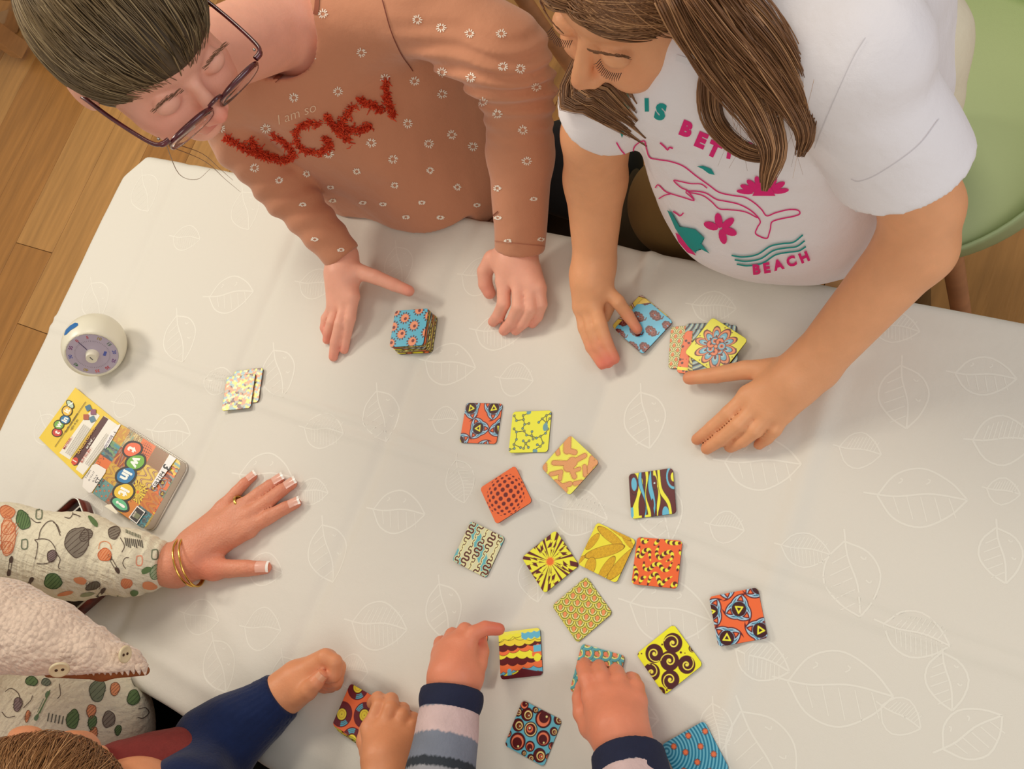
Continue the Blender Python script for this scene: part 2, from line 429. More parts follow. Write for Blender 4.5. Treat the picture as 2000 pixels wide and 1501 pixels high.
# woven leaf motifs: thin raised threads following the cloth
m_leaf = mat('leaf_thread', L4((234, 231, 221)), 0.5, spec=0.4)
LV, LF = [], []
def thread(pts, w=0.0013, n=None):
    p = np.asarray(pts, float)
    n = n or max(5, int(np.linalg.norm(np.diff(p, axis=0), axis=1).sum() / 0.006))
    q = spline(p, n); t = np.gradient(q, axis=0); t /= np.linalg.norm(t, axis=1)[:, None] + 1e-9; nn = np.stack([-t[:, 1], t[:, 0]], 1)
    for sg in (1, -1):
        e = q + sg * nn * w / 2
        LV.extend(np.column_stack([e, TZ + zc(e[:, 0], e[:, 1]) + 0.00012]).tolist())
    o = len(LV) - 2 * n; LF.extend([[o + i, o + i + 1, o + n + i + 1, o + n + i] for i in range(n - 1)])
def leaf(px, py, L, ang, kind=0, wide=0.55, seed=0):
    c = W(px, py, 0)[:2]; s = L / pxm(px, py, 0); a = math.radians(ang); r_ = random.Random(seed)
    # photo angle -> table angle through two sight lines
    e = W(px + 20 * math.cos(a), py + 20 * math.sin(a), 0)[:2] - c; e /= np.linalg.norm(e); f = np.array([-e[1], e[0]])
    def T(u, v): return c + e * u * s + f * v * s
    up = [T(-0.5, 0), T(-0.3, 0.36 * wide * 1.2), T(0, 0.5 * wide * 1.15), T(0.3, 0.34 * wide), T(0.5, 0.0)]
    dn = [T(-0.5, 0), T(-0.3, -0.36 * wide * 1.2), T(0, -0.5 * wide * 1.15), T(0.3, -0.34 * wide), T(0.5, 0.0)]
    w = 0.0020 if L > 100 else 0.0016
    if kind != 2: thread(up, w)
    thread(dn, w); thread([T(-0.66, 0.03), T(-0.3, 0.0), T(0.1, 0.05), T(0.5, 0)], w)
    nv = 5 if kind == 0 else 9
    for i in range(nv):
        u = -0.32 + 0.62 * i / (nv - 1)
        hgt = 0.46 * wide * (1 - (u / 0.52) ** 2) ** 0.6
        if kind != 3: thread([T(u, 0.01), T(u + 0.08, -hgt)], w * 0.6, 5)
        if kind in (1, 3): thread([T(u, 0.02), T(u + 0.09, hgt)], w * 0.6, 5)
        if kind == 0 and i % 2: thread([T(u - 0.1, hgt * 0.6), T(u - 0.05, hgt * 0.75), T(u - 0.08, hgt * 0.85)], w * 0.8, 4)
leaves = [(285, 378, 95, 80, 0), (365, 465, 75, 5, 1), (480, 412, 95, 80, 0), (452, 575, 110, -8, 0), (188, 588, 95, 75, 0), (352, 662, 110, 82, 0), (430, 745, 80, 5, 1), (245, 790, 60, 10, 3),
          (335, 845, 105, 5, 0), (545, 730, 110, 78, 0), (635, 842, 100, 8, 1), (90, 840, 80, 70, 0), (612, 960, 75, 5, 1), (880, 712, 120, 8, 0), (975, 650, 105, 5, 1), (1010, 742, 75, 5, 3), (745, 812, 110, 80, 0),
          (870, 820, 60, 0, 3), (520, 1112, 90, 12, 0), (742, 1222, 130, 8, 1), (870, 1195, 115, 78, 0), (515, 1228, 90, 5, 3), (395, 1205, 95, 12, 0), (640, 1080, 120, 80, 0), (520, 930, 130, 2, 0), (180, 990, 70, 20, 1),
          (1765, 775, 130, 85, 0), (1800, 972, 165, 3, 0), (1490, 905, 150, 2, 0), (1960, 860, 110, 0, 3), (1575, 1075, 95, 10, 1), (1665, 1130, 150, 78, 0), (1310, 1195, 170, 12, 0), (1640, 1345, 200, 8, 0), (1490, 1480, 190, 65, 0),
          (1790, 1240, 125, 18, 1), (1490, 1290, 110, 22, 1), (1955, 1085, 110, 80, 0), (1290, 1000, 130, 72, 0), (1395, 600, 90, 5, 1), (1925, 735, 110, 5, 0), (1750, 640, 90, 10, 1), (1760, 1400, 80, 30, 3), (1900, 1430, 130, -30, 0),
          (1130, 1000, 130, 15, 1), (1040, 1130, 90, 80, 0), (1260, 820, 120, 80, 0), (940, 540, 90, 5, 3), (780, 520, 90, 80, 0), (620, 555, 90, 5, 1), (1230, 1400, 120, 5, 0), (1400, 1420, 90, 80, 1), (780, 1000, 120, 5, 0), (560, 1330, 100, 80, 0),
          (1960, 960, 60, 10, 3), (1850, 1330, 110, 80, 0), (1420, 1030, 70, 10, 3), (900, 940, 90, 80, 1), (1680, 880, 80, 10, 3), (280, 1080, 80, 5, 1), (430, 1300, 110, 75, 0), (690, 1310, 70, 5, 3)]
for i, l in enumerate(leaves): leaf(*l[:4], kind=l[4], wide=0.62 if l[4] != 3 else 0.8, seed=i)
LV = np.array(LV); lf = link('woven_leaf_pattern', npmesh('woven_leaf_pattern', LV, np.array(LF)), m_leaf, cloth); lf['kind'] = 'stuff'

# ------------------------------------------------------------------ game cards
CS = 0.0555; CT = 0.0015; CR = 0.0045
O_, M_, Y_, B_, C_, K_ = (238, 106, 54), (92, 20, 28), (247, 232, 62), (98, 182, 212), (246, 238, 196), (34, 20, 22)
class Paint:
    def __init__(s, u, v, base): s.u, s.v = u, v; s.c = np.tile(np.array(base, float), (len(u), 1))
    def fill(s, m, c): s.c[m] = c
    def disc(s, x, y, r, c): s.fill((s.u - x) ** 2 + (s.v - y) ** 2 < r * r, c)
    def line(s, pts, w, c):
        for (x0, y0), (x1, y1) in zip(pts[:-1], pts[1:]):
            dx, dy = x1 - x0, y1 - y0; h = np.clip(((s.u - x0) * dx + (s.v - y0) * dy) / (dx * dx + dy * dy + 1e-9), 0, 1)
            s.fill((s.u - x0 - h * dx) ** 2 + (s.v - y0 - h * dy) ** 2 < w * w, c)
    def poly(s, pts, c):
        ins = np.zeros(len(s.u), bool); n = len(pts)
        for i in range(n):
            (x0, y0), (x1, y1) = pts[i], pts[(i + 1) % n]
            m = ((y0 > s.v) != (y1 > s.v)) & (s.u < (x1 - x0) * (s.v - y0) / (y1 - y0 + 1e-12) + x0); ins ^= m
        s.fill(ins, c)
def swirls(t, cs, s):
    for cx, cy, r0 in cs:
        x, y = (t.u - cx) / s, (t.v - cy) / s
        for grow, c in ((0.085, M_), (0.0, (165, 205, 228)), (-0.075, (40, 70, 100)), (-0.11, B_)):
            for k in range(3):
                a = r0 + k * 2.0944; p, q = x * math.cos(a) + y * math.sin(a), -x * math.sin(a) + y * math.cos(a)
                t.fill((((p - 0.30) ** 2 + (q + 0.15) ** 2) < (0.86 + grow) ** 2) & (((p - 0.62) ** 2 + (q + 0.30) ** 2) > (0.86 - grow) ** 2) & (p < 0.75), c)
            if grow > 0: t.fill(x * x + y * y < 0.30, M_)
        t.fill(x * x + y * y < 0.26, (60, 10, 20))
        for r, c in ((0.25, Y_), (0.12, (60, 10, 20))):
            m = np.ones(len(x), bool)
            for k in range(3):
                a = r0 + 0.5 + k * 2.0944; m &= (x * math.cos(a) + y * math.sin(a)) < r * 0.75
            t.fill(m & (x * x + y * y < (r * 1.35) ** 2), c)
def pat_swirl_a(u, v):
    t = Paint(u, v, O_); swirls(t, [(.16, .13, .6), (.78, .12, .9), (.45, .63, 1.5), (1.03, .62, .2), (-.02, .98, 1.0), (.62, 1.18, .4)], .29); return t.c
def pat_swirl_b(u, v):
    t = Paint(u, v, O_); swirls(t, [(.55, .35, .3), (.2, .86, 1.3), (.88, .83, .8), (-.02, .30, .6), (1.03, .0, .1), (.38, -.18, 1.0)], .29); return t.c
def pat_molecule(u, v):
    t = Paint(u, v, (246, 236, 70)); G = (110, 128, 104); N = [(.05, .1), (.12, .22), (.3, .2), (.34, .32), (.45, .3), (.3, .42), (.08, .42), (.15, .5), (.35, .48), (.42, .58), (.55, .6), (.68, .66), (.78, .62), (.9, .55), (.95, .45), (.9, .3), (.78, .2), (.7, .28), (.88, .12),
        (.17, .68), (.12, .8), (.14, .9), (.02, .92), (.3, .88), (.42, .78), (.35, .72), (.5, .72), (.5, .88), (.38, .9), (.72, .82), (.8, .86), (.65, .95), (.86, .78), (.55, .5), (.6, .68), (.4, .05), (.28, .1), (.98, .08), (.97, .2)]
    for a, b_ in [(0, 1), (1, 2), (2, 3), (3, 4), (3, 5), (2, 36), (36, 35), (6, 7), (7, 8), (8, 9), (9, 10), (10, 11), (11, 12), (12, 13), (13, 14), (14, 15), (15, 16), (16, 17), (15, 18), (16, 18), (7, 19), (19, 20), (20, 21), (21, 22), (20, 23), (24, 25), (24, 26), (24, 27), (24, 28), (12, 32), (32, 30), (30, 29), (30, 31), (10, 33), (10, 34), (18, 37), (15, 38)]:
        t.line([N[a], N[b_]], .010, (70, 80, 60))
    for i, p in enumerate(N): t.disc(*p, .034, (70, 84, 66)); t.disc(*p, .022, (120, 160, 160) if i % 2 else (150, 160, 110))
    t.fill((u - .88) ** 2 / .004 + (v - .40) ** 2 / .01 < 1, (110, 160, 170)); t.disc(.42, .02, .06, (110, 160, 170)); t.disc(.68, .98, .06, (110, 160, 170))
    return t.c
def pat_cactus(u, v):
    t = Paint(u, v, (247, 232, 92)); S = (222, 158, 104); D = (176, 110, 68)
    caps = [((.0, .1), (.2, .3), .09), ((.2, .3), (.38, .22), .06), ((.5, .42), (.50, .55), .12), ((.44, .5), (.16, .72), .055), ((.5, .42), (.62, .12), .055), ((.6, .55), (.78, .62), .055), ((.66, .55), (.74, .42), .045),
            ((.95, .0), (.9, .22), .06), ((.8, .05), (.98, .3), .06), ((.8, .3), (.95, .42), .05), ((.02, .9), (.12, .98), .05), ((.3, .95), (.45, .75), .05), ((.45, .75), (.55, .88), .045), ((.7, .98), (.82, .8), .055), ((1.0, .6), (.9, .72), .05), ((.55, 1.02), (.8, 1.0), .09), ((0, .45), (.08, .5), .05)]
    d = np.full(len(u), 9.0)
    for (x0, y0), (x1, y1), r in caps:
        dx, dy = x1 - x0, y1 - y0; h = np.clip(((u - x0) * dx + (v - y0) * dy) / (dx * dx + dy * dy), 0, 1); d = np.minimum(d, np.hypot(u - x0 - h * dx, v - y0 - h * dy) - r)
    a = np.sin(u * 170) * np.sin(v * 170)
    t.fill((d < 0.03) & (a > 0.25), (190, 120, 66)); t.fill(d < 0.006, D); t.fill(d < -0.006, S); t.fill((d < -0.012) & (np.sin(u * 140 + 3 * np.sin(v * 50)) * np.sin(v * 150) > .93), (170, 80, 50))
    return t.c
def pat_bulge(u, v):
    t = Paint(u, v, (240, 108, 52)); x, y = (u - .5) * 2, (v - .5) * 2; r = np.hypot(x, y) + 1e-6; m = 1.02
    k = np.clip(r / m, 0, .999); q = np.arcsin(k) / (math.pi / 2) / k * k; g = (q / r)[:, None] * np.stack([x, y], 1) * 5.2
    a = .1; gx, gy = g[:, 0] * math.cos(a) - g[:, 1] * math.sin(a), g[:, 0] * math.sin(a) + g[:, 1] * math.cos(a)
    f = np.hypot(gx - np.round(gx), gy - np.round(gy)); t.fill((f < .38 - .14 * q) & (r < .98), (104, 16, 12)); return t.c
def pat_squiggle(u, v):
    t = Paint(u, v, (214, 212, 172)); t.fill((np.sin((u - v) * 7.0 + 1.2) > .35), (98, 176, 184)); cols = []
    for j in range(5):
        f = np.linspace(-.05, 1.05, 150); amp = .040 + .032 * np.sin(f * 7 + j * 2.1); ph = f * 40 + j; cols.append(list(zip((j + .5) / 5 + amp * 1.15 * np.sin(ph), f - .022 * np.sin(2 * ph))))
    for q in cols: t.line(q, .030, (238, 230, 168))
    for j, q in enumerate(cols):
        for a, b_, k in zip(q[:-1], q[1:], range(149)): t.line([a, b_], .014 + .007 * math.sin(k * .05 + j * 2.1) , (84, 22, 26))
    return t.c
def pat_lightning(u, v):
    t = Paint(u, v, Y_); n = 22; rs_ = random.Random(5)
    for i in range(n):
        a = i * 2 * math.pi / n + rs_.uniform(-.06, .06); dx, dy = math.cos(a), math.sin(a); px_, py_ = -dy, dx; z = .035 * (i % 2) + .02; w = .05 + .02 * (i % 3)
        P = lambda r, o: (.5 + dx * r + px_ * o, .5 + dy * r + py_ * o)
        if i % 3 == 0: t.poly([P(.1, -.004), P(.85, -w), P(.85, w), P(.1, .004)], M_)
        else: t.poly([P(.10, 0), P(.33, z), P(.30, -z), P(.50, z * 1.2), P(.46, -z * 1.3), P(.85, -.02), P(.85, .075), P(.40, .035), P(.44, z + .035), P(.24, .02), P(.27, z + .02)], M_)
    r = np.hypot(u - .5, v - .5); t.fill(r < .095 + .02 * np.sin(np.arctan2(v - .5, u - .5) * 14), (238, 112, 44)); return t.c
def pat_ochre(u, v):
    t = Paint(u, v, (244, 224, 58)); n = np.sin(u * 90 + 4 * np.sin(v * 40)) * np.sin(v * 80 + 5 * np.sin(u * 33)); A = np.where((n > .2)[:, None], (196, 148, 24), (216, 172, 30))
    E = [(.42, .16, .36, .1, 12), (.1, .42, .22, .08, -75), (.45, .50, .46, .12, -38), (.30, .92, .12, .2, -10), (.66, .80, .30, .1, -80), (.95, .55, .5, .12, -70), (.85, .1, .2, .06, 25), (-.02, .95, .2, .06, -60), (.5, -.02, .4, .06, 10)]
    for cx, cy, a, b_, an in E:
        c_, s_ = math.cos(math.radians(an)), math.sin(math.radians(an)); x, y = (u - cx) * c_ + (v - cy) * s_, -(u - cx) * s_ + (v - cy) * c_
        e = (x / a) ** 2 + (y / b_) ** 2; t.fill(e < 1.08, (128, 92, 10)); m = e < .95; t.c[m] = A[m]; t.fill((np.abs(e - 1.04) < .05) & (y > b_ * .5) & (x < -a * .2), (84, 20, 20))
    return t.c
def pat_snakes(u, v):
    t = Paint(u, v, (236, 102, 48)); W_ = [[(.08, .2), (.06, .38), (.14, .4), (.2, .28), (.3, .26), (.33, .38), (.36, .48)], [(.5, .16), (.47, .3), (.55, .4), (.65, .3), (.78, .26), (.82, .38), (.7, .46)],
        [(.22, .52), (.24, .64), (.35, .66), (.45, .55), (.56, .54), (.66, .64), (.76, .62), (.84, .45)], [(.36, .98), (.4, .82), (.5, .74), (.58, .84), (.64, .96), (.72, .86), (.86, .76)],
        [(.0, .6), (.07, .72), (.08, .86), (.0, .98)], [(.1, .0), (.16, .1), (.26, .04)], [(.62, .0), (.72, .06), (.92, .06), (1.0, .04)], [(.4, .14), (.46, .06), (.5, .0)], [(.96, .2), (1.0, .3)], [(.18, .96), (.22, .86), (.3, .82)], [(.86, .98), (.94, .9), (1.0, .96)], [(.98, .5), (.96, .64)]]
    for P in W_:
        q = spline(P, 60); L = np.concatenate([[0], np.cumsum(np.linalg.norm(np.diff(q, axis=0), axis=1))]); T = L[-1]
        for i in range(60):
            f = L[i] / T; w = .046 * (math.sin(math.pi * min(1, max(.06, f * .9 + .08))) ** .6) * min(1, T / .3 + .3); t.disc(q[i, 0], q[i, 1], w, Y_ if int(L[i] / .055) % 2 else M_)
    return t.c
def pat_scales(u, v, cols=None, ang=2.356, k=4.0):
    cols = cols or ((232, 226, 104), (132, 132, 28), (236, 236, 170), (128, 130, 30), (244, 146, 92), (96, 44, 20))
    c_, s_ = math.cos(ang), math.sin(ang); x, y = ((u - .5) * c_ + (v - .5) * s_) * k, (-(u - .5) * s_ + (v - .5) * c_) * k
    out = np.tile(np.array(cols[5], float), (len(u), 1)); done = np.zeros(len(u), bool)
    r0 = np.floor(y / .55)
    for dr in (3, 2, 1, 0, -1):                          # rows nearer the viewer lie on top
        row = r0 + dr; cy = row * .55; sh = np.where(np.mod(row, 2) == 0, 0, .5); cx = np.round(x - sh) + sh; 
        r = np.hypot(x - cx, y - cy); m = (~done) & (r < .56) & (y < cy + .62)
        if dr == 3: continue
        ring = np.select([r > .53, r > .45, r > .34, r > .25, r > .17], [5, 0, 1, 2, 3], 4)
        cc = np.array(cols, float)[ring]; tip = ((np.abs(x - cx) < .10 + .28 * (y - cy + .25) * .3) & (y < cy + .1) & (y > cy - .30)); cc[tip] = cols[4]
        m2 = m & (y > cy - .6); out[m2] = cc[m2]; done |= m2
    return out
def pat_scales_teal(u, v):
    return pat_scales(u, v, ((92, 170, 176), (92, 170, 176), (244, 236, 140), (120, 130, 60), (240, 132, 96), (60, 60, 66)), 2.10, 3.7)
def pat_wood(u, v):
    t = Paint(u, v, (92, 28, 32)); w = .05 * np.sin(v * 6.5); 
    def band(c, wd, col):
        e = np.abs(u - c); t.fill(e < wd + .012, K_); t.fill(e < wd, col)
    band(.17 + .07 * np.sin(v * 5.2 + .2), .055 + .02 * np.sin(v * 9), Y_); 
    for a in (0, 1):
        x, y = (u - .11) / .095, (v - .24) / .23; t.fill(x * x + y * y < 1.15, K_); t.fill(x * x + y * y < 1.0, (92, 28, 32)); t.fill(x * x * 2.4 + y * y * 2.4 < 1, B_)
    band(.30 - .05 * np.sin(v * 5.5 + .6), .022 + .015 * np.sin(v * 6), B_); band(.385 + .03 * np.sin(v * 7 + 1), .018 + .012 * np.cos(v * 7), Y_)
    band(.50 + .03 * np.sin(v * 6 + 3), .045 * np.clip(np.sin(v * 3.2 + .1), 0, 1) + .002, B_); x, y = (u - .5) / .028, (v - .72) / .11; t.fill(x * x + y * y < 1, (92, 28, 32))
    band(.62 - .035 * np.cos(v * 6.0), .022 + .012 * np.sin(v * 11), Y_); x, y = (u - .57) / .058, (v - .27) / .15; t.fill(x * x + y * y < 1.2, K_); t.fill(x * x + y * y < 1, (92, 28, 32)); t.disc(.57, .28, .02, (200, 220, 230))
    band(.76 + .10 * np.tanh((v - .62) * 6) + .02, .028 + .02 * gauss(v - .6, .15), Y_)
    x, y = (u - 1.0) / .16, (v - .2) / .27; r = x * x + y * y; t.fill(r < 1.1, K_); t.fill(r < 1, B_); t.fill(r < .62, (92, 28, 32)); t.fill(r < .14, Y_)
    x, y = (u - .77) / .075, (v - .98) / .16; t.fill(x * x + y * y < 1, B_); t.fill((u < .06) & (v > .75), B_)
    t.fill((u > .04) & (u < .4) & (v > .95) & (np.sin(u * 40) > 0), Y_)
    return t.c
def pat_spiral(u, v):
    t = Paint(u, v, (248, 232, 40)); B2 = (74, 24, 28)
    for cx, cy, r, a0 in ((.29, .24, .2, 2.4), (.22, .68, .19, 0), (.53, .51, .2, 2.2), (.80, .27, .18, 4.4), (.54, .87, .17, 0) if False else (.48, .95, .18, 3.4), (.83, .72, .19, 1.0), (.9, 1.03, .1, 0), (.0, 0.98, .04, 0), (.0, .02, .03, 0), (.62, -.02, .08, 0)):
        x, y = u - cx, v - cy; d = np.hypot(x, y); t.fill(d < r, B2)
        a = np.mod(np.arctan2(y, x) - a0, 2 * math.pi)
        for k_ in (0, 1):
            rr = r * .94 * np.exp(-(a + k_ * 2 * math.pi) * .22); w = r * .16 * (1 - np.abs((a + k_ * 6.28) / 12.5 - .45)); t.fill((np.abs(d - rr) < w * .5) & (d < r), (250, 226, 84))
        t.disc(cx, cy, r * .13, (250, 226, 84))
    for x, y, r in ((.18, .44, .02), (.54, .22, .024), (.60, .16, .014), (.35, .86, .016), (.7, .53, .014), (.95, .9, .02), (.06, .9, .016)): t.disc(x, y, r, B2)
    return t.c
def pat_drips(u, v):
    t = Paint(u, v, Y_); rows = [(.06, M_, 0), (.12, Y_, .4), (.17, (240, 214, 60), 1.0), (.26, M_, .3), (.34, (240, 116, 66), .1), (.44, Y_, .7), (.55, M_, .2), (.66, (240, 116, 66), .9), (.80, B_, .5), (.86, Y_, .2), (.92, M_, .6)]
    for i, (y0, c, ph) in enumerate(rows):
        if i == 0: continue
        f = u * 9 + ph * 3; sc_ = np.abs(np.sin(f * 1.45)) ** .6 * .055 + .03 * np.sin(u * 5 + i * 1.7); b_ = y0 + .5 * .06 - sc_
        edge_ = y0 - .02 - sc_ if False else y0 + .05 - (1 - np.abs(np.sin(f * 1.45)) ** .7) * .05 + .03 * np.sin(u * 5 + i * 1.7)
        t.fill(v > edge_ - .0, K_); t.fill(v > edge_ + .010, c)
    m = (u > .55) & (v < .18 + .04 * np.abs(np.sin(u * 22))) & (v > .05); t.fill(m, B_); t.fill((v < .05 + .03 * np.abs(np.sin(u * 22))), (244, 228, 90))
    m = (u > .82) & (v > .36) & (v < .5); t.fill(m, B_); m = (u > .78) & (v > .5) & (v < .58 + .05 * np.sin((u - .78) * 14)); t.fill(m, (240, 116, 66)); t.fill((u > .8) & (np.hypot(u - .9, v - .62) < .085), Y_)
    t.disc(.22, .9, .055, B_); t.disc(.22, .84, .05, B_)
    t.fill((v > .86 + .05 * np.sin(u * 6 + 2)) & (v > .93 - .2 * gauss(u - .65, .2)), (92, 20, 34)); t.fill((v > .97), (92, 20, 34)); return t.c
def pat_bubbles(u, v):
    t = Paint(u, v, (104, 184, 206)); DM = (84, 8, 18)
    for cx, cy, r, k_ in ((.22, .22, .13, 0), (.12, .50, .125, 1), (.5, .05, .0, 0), (.60, .15, .175, 2), (.42, .46, .145, 3), (.92, .28, .08, 4), (.76, .50, .15, 5), (.25, .80, .17, 6), (.55, .77, .10, 7), (.82, .84, .135, 8), (.08, .07, .09, 2), (.36, .06, .06, 4), (.0, .26, .09, 0), (.92, .02, .1, 0), (1.0, .56, .07, 2), (.48, .95, .05, 4), (.66, .97, .07, 4), (-.02, .75, .07, 2), (.0, 1.0, .06, 2), (1.02, .78, .06, 2)):
        if r <= 0: continue
        t.disc(cx, cy, r + .012, K_); t.disc(cx, cy, r, DM)
        if k_ in (0, 1, 4, 8): t.disc(cx + .2 * r, cy, .68 * r, (238, 216, 140)); t.disc(cx + .22 * r, cy + .05 * r, .5 * r, DM); t.disc(cx + .3 * r, cy + .05 * r, .34 * r, (150, 80, 30) if k_ != 8 else (238, 120, 74)); t.disc(cx + .3 * r, cy + .05 * r, .2 * r, DM); t.disc(cx + .38 * r, cy + .02 * r, .12 * r, (250, 240, 200))
        elif k_ == 3: t.disc(cx, cy, .93 * r, (238, 216, 150)); t.disc(cx, cy, .8 * r, DM); t.disc(cx - .12 * r, cy, .5 * r, (238, 120, 84)); t.disc(cx - .18 * r, cy - .05 * r, .3 * r, DM); t.disc(cx - .2 * r, cy - .1 * r, .16 * r, (250, 240, 200))
        else: t.disc(cx, cy + .05 * r, .82 * r, (240, 128, 92)); t.disc(cx, cy + .18 * r * (1 if k_ != 2 else -1), .66 * r, DM); t.disc(cx + .3 * r, cy + (.5 if k_ != 2 else -.4) * r, .13 * r, (250, 236, 160))
    return t.c
def pat_mosaic(u, v):
    n = 15; i, j = np.floor(u * n + .35 * np.sin(np.floor(v * n) * 2.1)).astype(int), np.floor(v * n + .35 * np.sin(np.floor(u * n) * 1.7)).astype(int)
    C5 = np.array([(236, 224, 96), (228, 140, 92), (134, 178, 190), (98, 48, 44), (226, 218, 170), (228, 140, 92), (236, 224, 96), (134, 178, 190), (160, 164, 150)], float)
    h = np.mod(np.sin((i // (1 + (j % 2))) * 127.1 + j * 311.7) * 43758.5, 1.0); c = C5[(h * 9).astype(int) % 9]
    g = (np.mod(u * n, 1) < .12) | (np.mod(v * n, 1) < .12); c = np.where(g[:, None], c * .78 + 30, c); return c
def pat_cogs(u, v):
    t = Paint(u, v, (84, 180, 208)); 
    for cx, cy in ((.02, .02), (.72, .02), (.33, .22), (.02, .44), (.64, .44), (.30, .66), (.02, .90), (.66, .88), (1.05, .20), (1.05, .66)):
        x, y = u - cx, v - cy; a = np.arctan2(y, x); d = np.hypot(x, y); t.fill(d < .145 + .024 * np.sign(np.sin(a * 12)), (80, 24, 34)); t.fill(d < .115, (244, 146, 104)); t.disc(cx + .02, cy + (.02 if cy < .5 else -.02), .045, (110, 30, 30))
    return t.c
def pat_clouds(u, v):
    t = Paint(u, v, (90, 186, 222)); D = (92, 22, 26)
    for cx, cy in ((.05, .05), (.55, .15), (.25, .42), (.75, .48), (.45, .72), (.0, .75), (.93, .85), (.98, .15), (.2, 1.0), (.68, 1.02)):
        for k_ in range(9):
            a = k_ * .7; t.disc(cx + .10 * math.cos(a) * 1.2, cy + .055 * math.sin(a), .052, D)
        t.line([(cx + .1, cy), (cx + .19, cy - .04), (cx + .17, cy - .1)], .014, D)
        for k_ in range(5):
            a = k_ * 1.3; dd = np.hypot(u - cx - .08 * math.cos(a), v - cy - .045 * math.sin(a)); t.fill((np.abs(dd - .032) < .006) & (v < cy + .06), (168, 84, 70))
    t.fill((u + v < .22), (236, 206, 96)); return t.c
def pat_sand(u, v):
    t = Paint(u, v, (236, 212, 96)); t.fill(np.sin(u * 14 + 4 * np.sin(v * 9)) > .5, (96, 40, 20)); t.fill(np.sin(u * 14 + 4 * np.sin(v * 9)) > .93, (230, 200, 190)); return t.c
def pat_flower(u, v):
    t = Paint(u, v, (246, 232, 70)); D = (98, 30, 34)
    rs_ = random.Random(3)
    pet = [(-.3, .30, .17), (.35, .30, .2), (.95, .33, .21), (1.6, .26, .18), (2.2, .3, .17), (2.9, .34, .15), (3.5, .28, .17), (4.1, .30, .16), (4.75, .26, .2), (5.35, .33, .15)]
    for a, R_, r in pet:
        cx, cy = .5 + R_ * math.cos(a), .5 + R_ * math.sin(a)
        for f, c in ((1, D), (.86, (244, 146, 96)), (.66, D), (.58, (112, 184, 208)), (.34, (170, 205, 215)), (.22, D)):
            x, y = u - (cx - (1 - f) * .3 * R_ * math.cos(a)), v - (cy - (1 - f) * .3 * R_ * math.sin(a)); p, q = x * math.cos(a) + y * math.sin(a), -x * math.sin(a) + y * math.cos(a); t.fill((p / (r * 1.15 * f)) ** 2 + (q / (r * .62 * f)) ** 2 < 1, c)
    for a, R_, r in [(k_ * .9 + .3, .13, .10) for k_ in range(7)]:
        cx, cy = .5 + R_ * math.cos(a), .5 + R_ * math.sin(a)
        for f, c in ((1, D), (.8, (112, 184, 208) if int(a * 10) % 2 else (240, 130, 84)), (.5, (240, 130, 84)), (.25, D)): t.disc(cx, cy, r * f, c)
    t.disc(.5, .5, .05, D); t.disc(.5, .5, .035, (244, 150, 100))
    for k_ in range(14): a = k_ * .45; t.disc(.5 + .46 * math.cos(a), .5 + .46 * math.sin(a), .015, D)
    return t.c
def pat_dots(u, v):
    t = Paint(u, v, (238, 110, 58)); rs_ = random.Random(9)
    for _ in range(46): t.disc(rs_.random() * .45, rs_.random(), rs_.choice((.01, .016, .03)), (70, 16, 20))
    t.fill((u < .3) & (v > .86) & (v < .93), Y_); return t.c
def pat_arcs(u, v):
    d = np.mod(np.hypot(np.mod(u * 3, 1) - .5, v * 3 - np.floor(v * 3)) * 5, 1); return np.where((d > .5)[:, None], np.array((58, 34, 24.)), np.array((238, 226, 120.)))
def pat_stripes(u, v):
    d = np.mod(np.hypot(u + .2, v + .1) * 9, 1); c = np.where((d > .6)[:, None], np.array((50, 30, 30.)), np.array((130, 170, 186.))); c[(d > .3) & (d < .42)] = (236, 226, 150); return c
def pat_fans(u, v): return pat_scales(u, v, ((236, 228, 150), (120, 130, 40), (240, 234, 190), (110, 120, 40), (228, 122, 60), (90, 40, 24)), 0.1, 5.0)
def pat_vinyl(u, v):
    t = Paint(u, v, (240, 112, 66))
    for cx, cy, a0 in ((.124, .69, .8), (.234, -.01, .9), (.69, .456, 3.6), (.647, 1.07, 4.2), (.95, -.1, 1)):
        x, y = u - cx, v - cy; d = np.hypot(x, y); a = np.arctan2(y, x); t.fill(d < .285, (104, 28, 40)); g = np.abs(np.angle(np.exp(1j * (a - a0)))) < .42
        t.fill(g & (d < .26) & (d > .16) & (np.sin(d * 160) > -.6), (84, 176, 200)); t.fill((d < .26) & (d > .15) & (np.sin(d * 190) > .8) & ~g, (120, 50, 60)); t.fill(d < .14, (60, 30, 20)); t.fill(d < .125, (240, 214, 66)); t.fill((np.abs(d - .08) < .006), (200, 160, 40)); t.fill(d < .012, (60, 30, 20))
    return t.c
def pat_rings(u, v):
    t = Paint(u, v, (26, 122, 156)); d = np.hypot(u - .15, v - .95); t.fill(np.sin(d * 95) > .1, (112, 188, 212))
    for x, y in ((.18, .08), (.1, .42), (.38, .30), (.62, .14), (.34, .62), (.6, .5), (.86, .36), (.14, .78), (.62, .82), (.86, .68)):
        a = np.arctan2(v - y, u - x); dd = np.hypot(u - x, v - y); t.fill(dd < .062 + .010 * np.sin(a * 9), (96, 50, 50)); t.fill(dd < .046 + .012 * np.sin(a * 9), (240, 122, 78))
    return t.c
def pat_leafy(u, v):
    t = Paint(u, v, (244, 222, 50)); t.fill(np.sin(u * 12 + 3 * np.sin(v * 11)) > .2, (90, 26, 22)); t.fill(np.sin(u * 12 + 3 * np.sin(v * 11)) > .75, (236, 120, 60)); t.fill((np.sin(v * 18) > .6) & (u > .6), (150, 190, 200)); return t.c

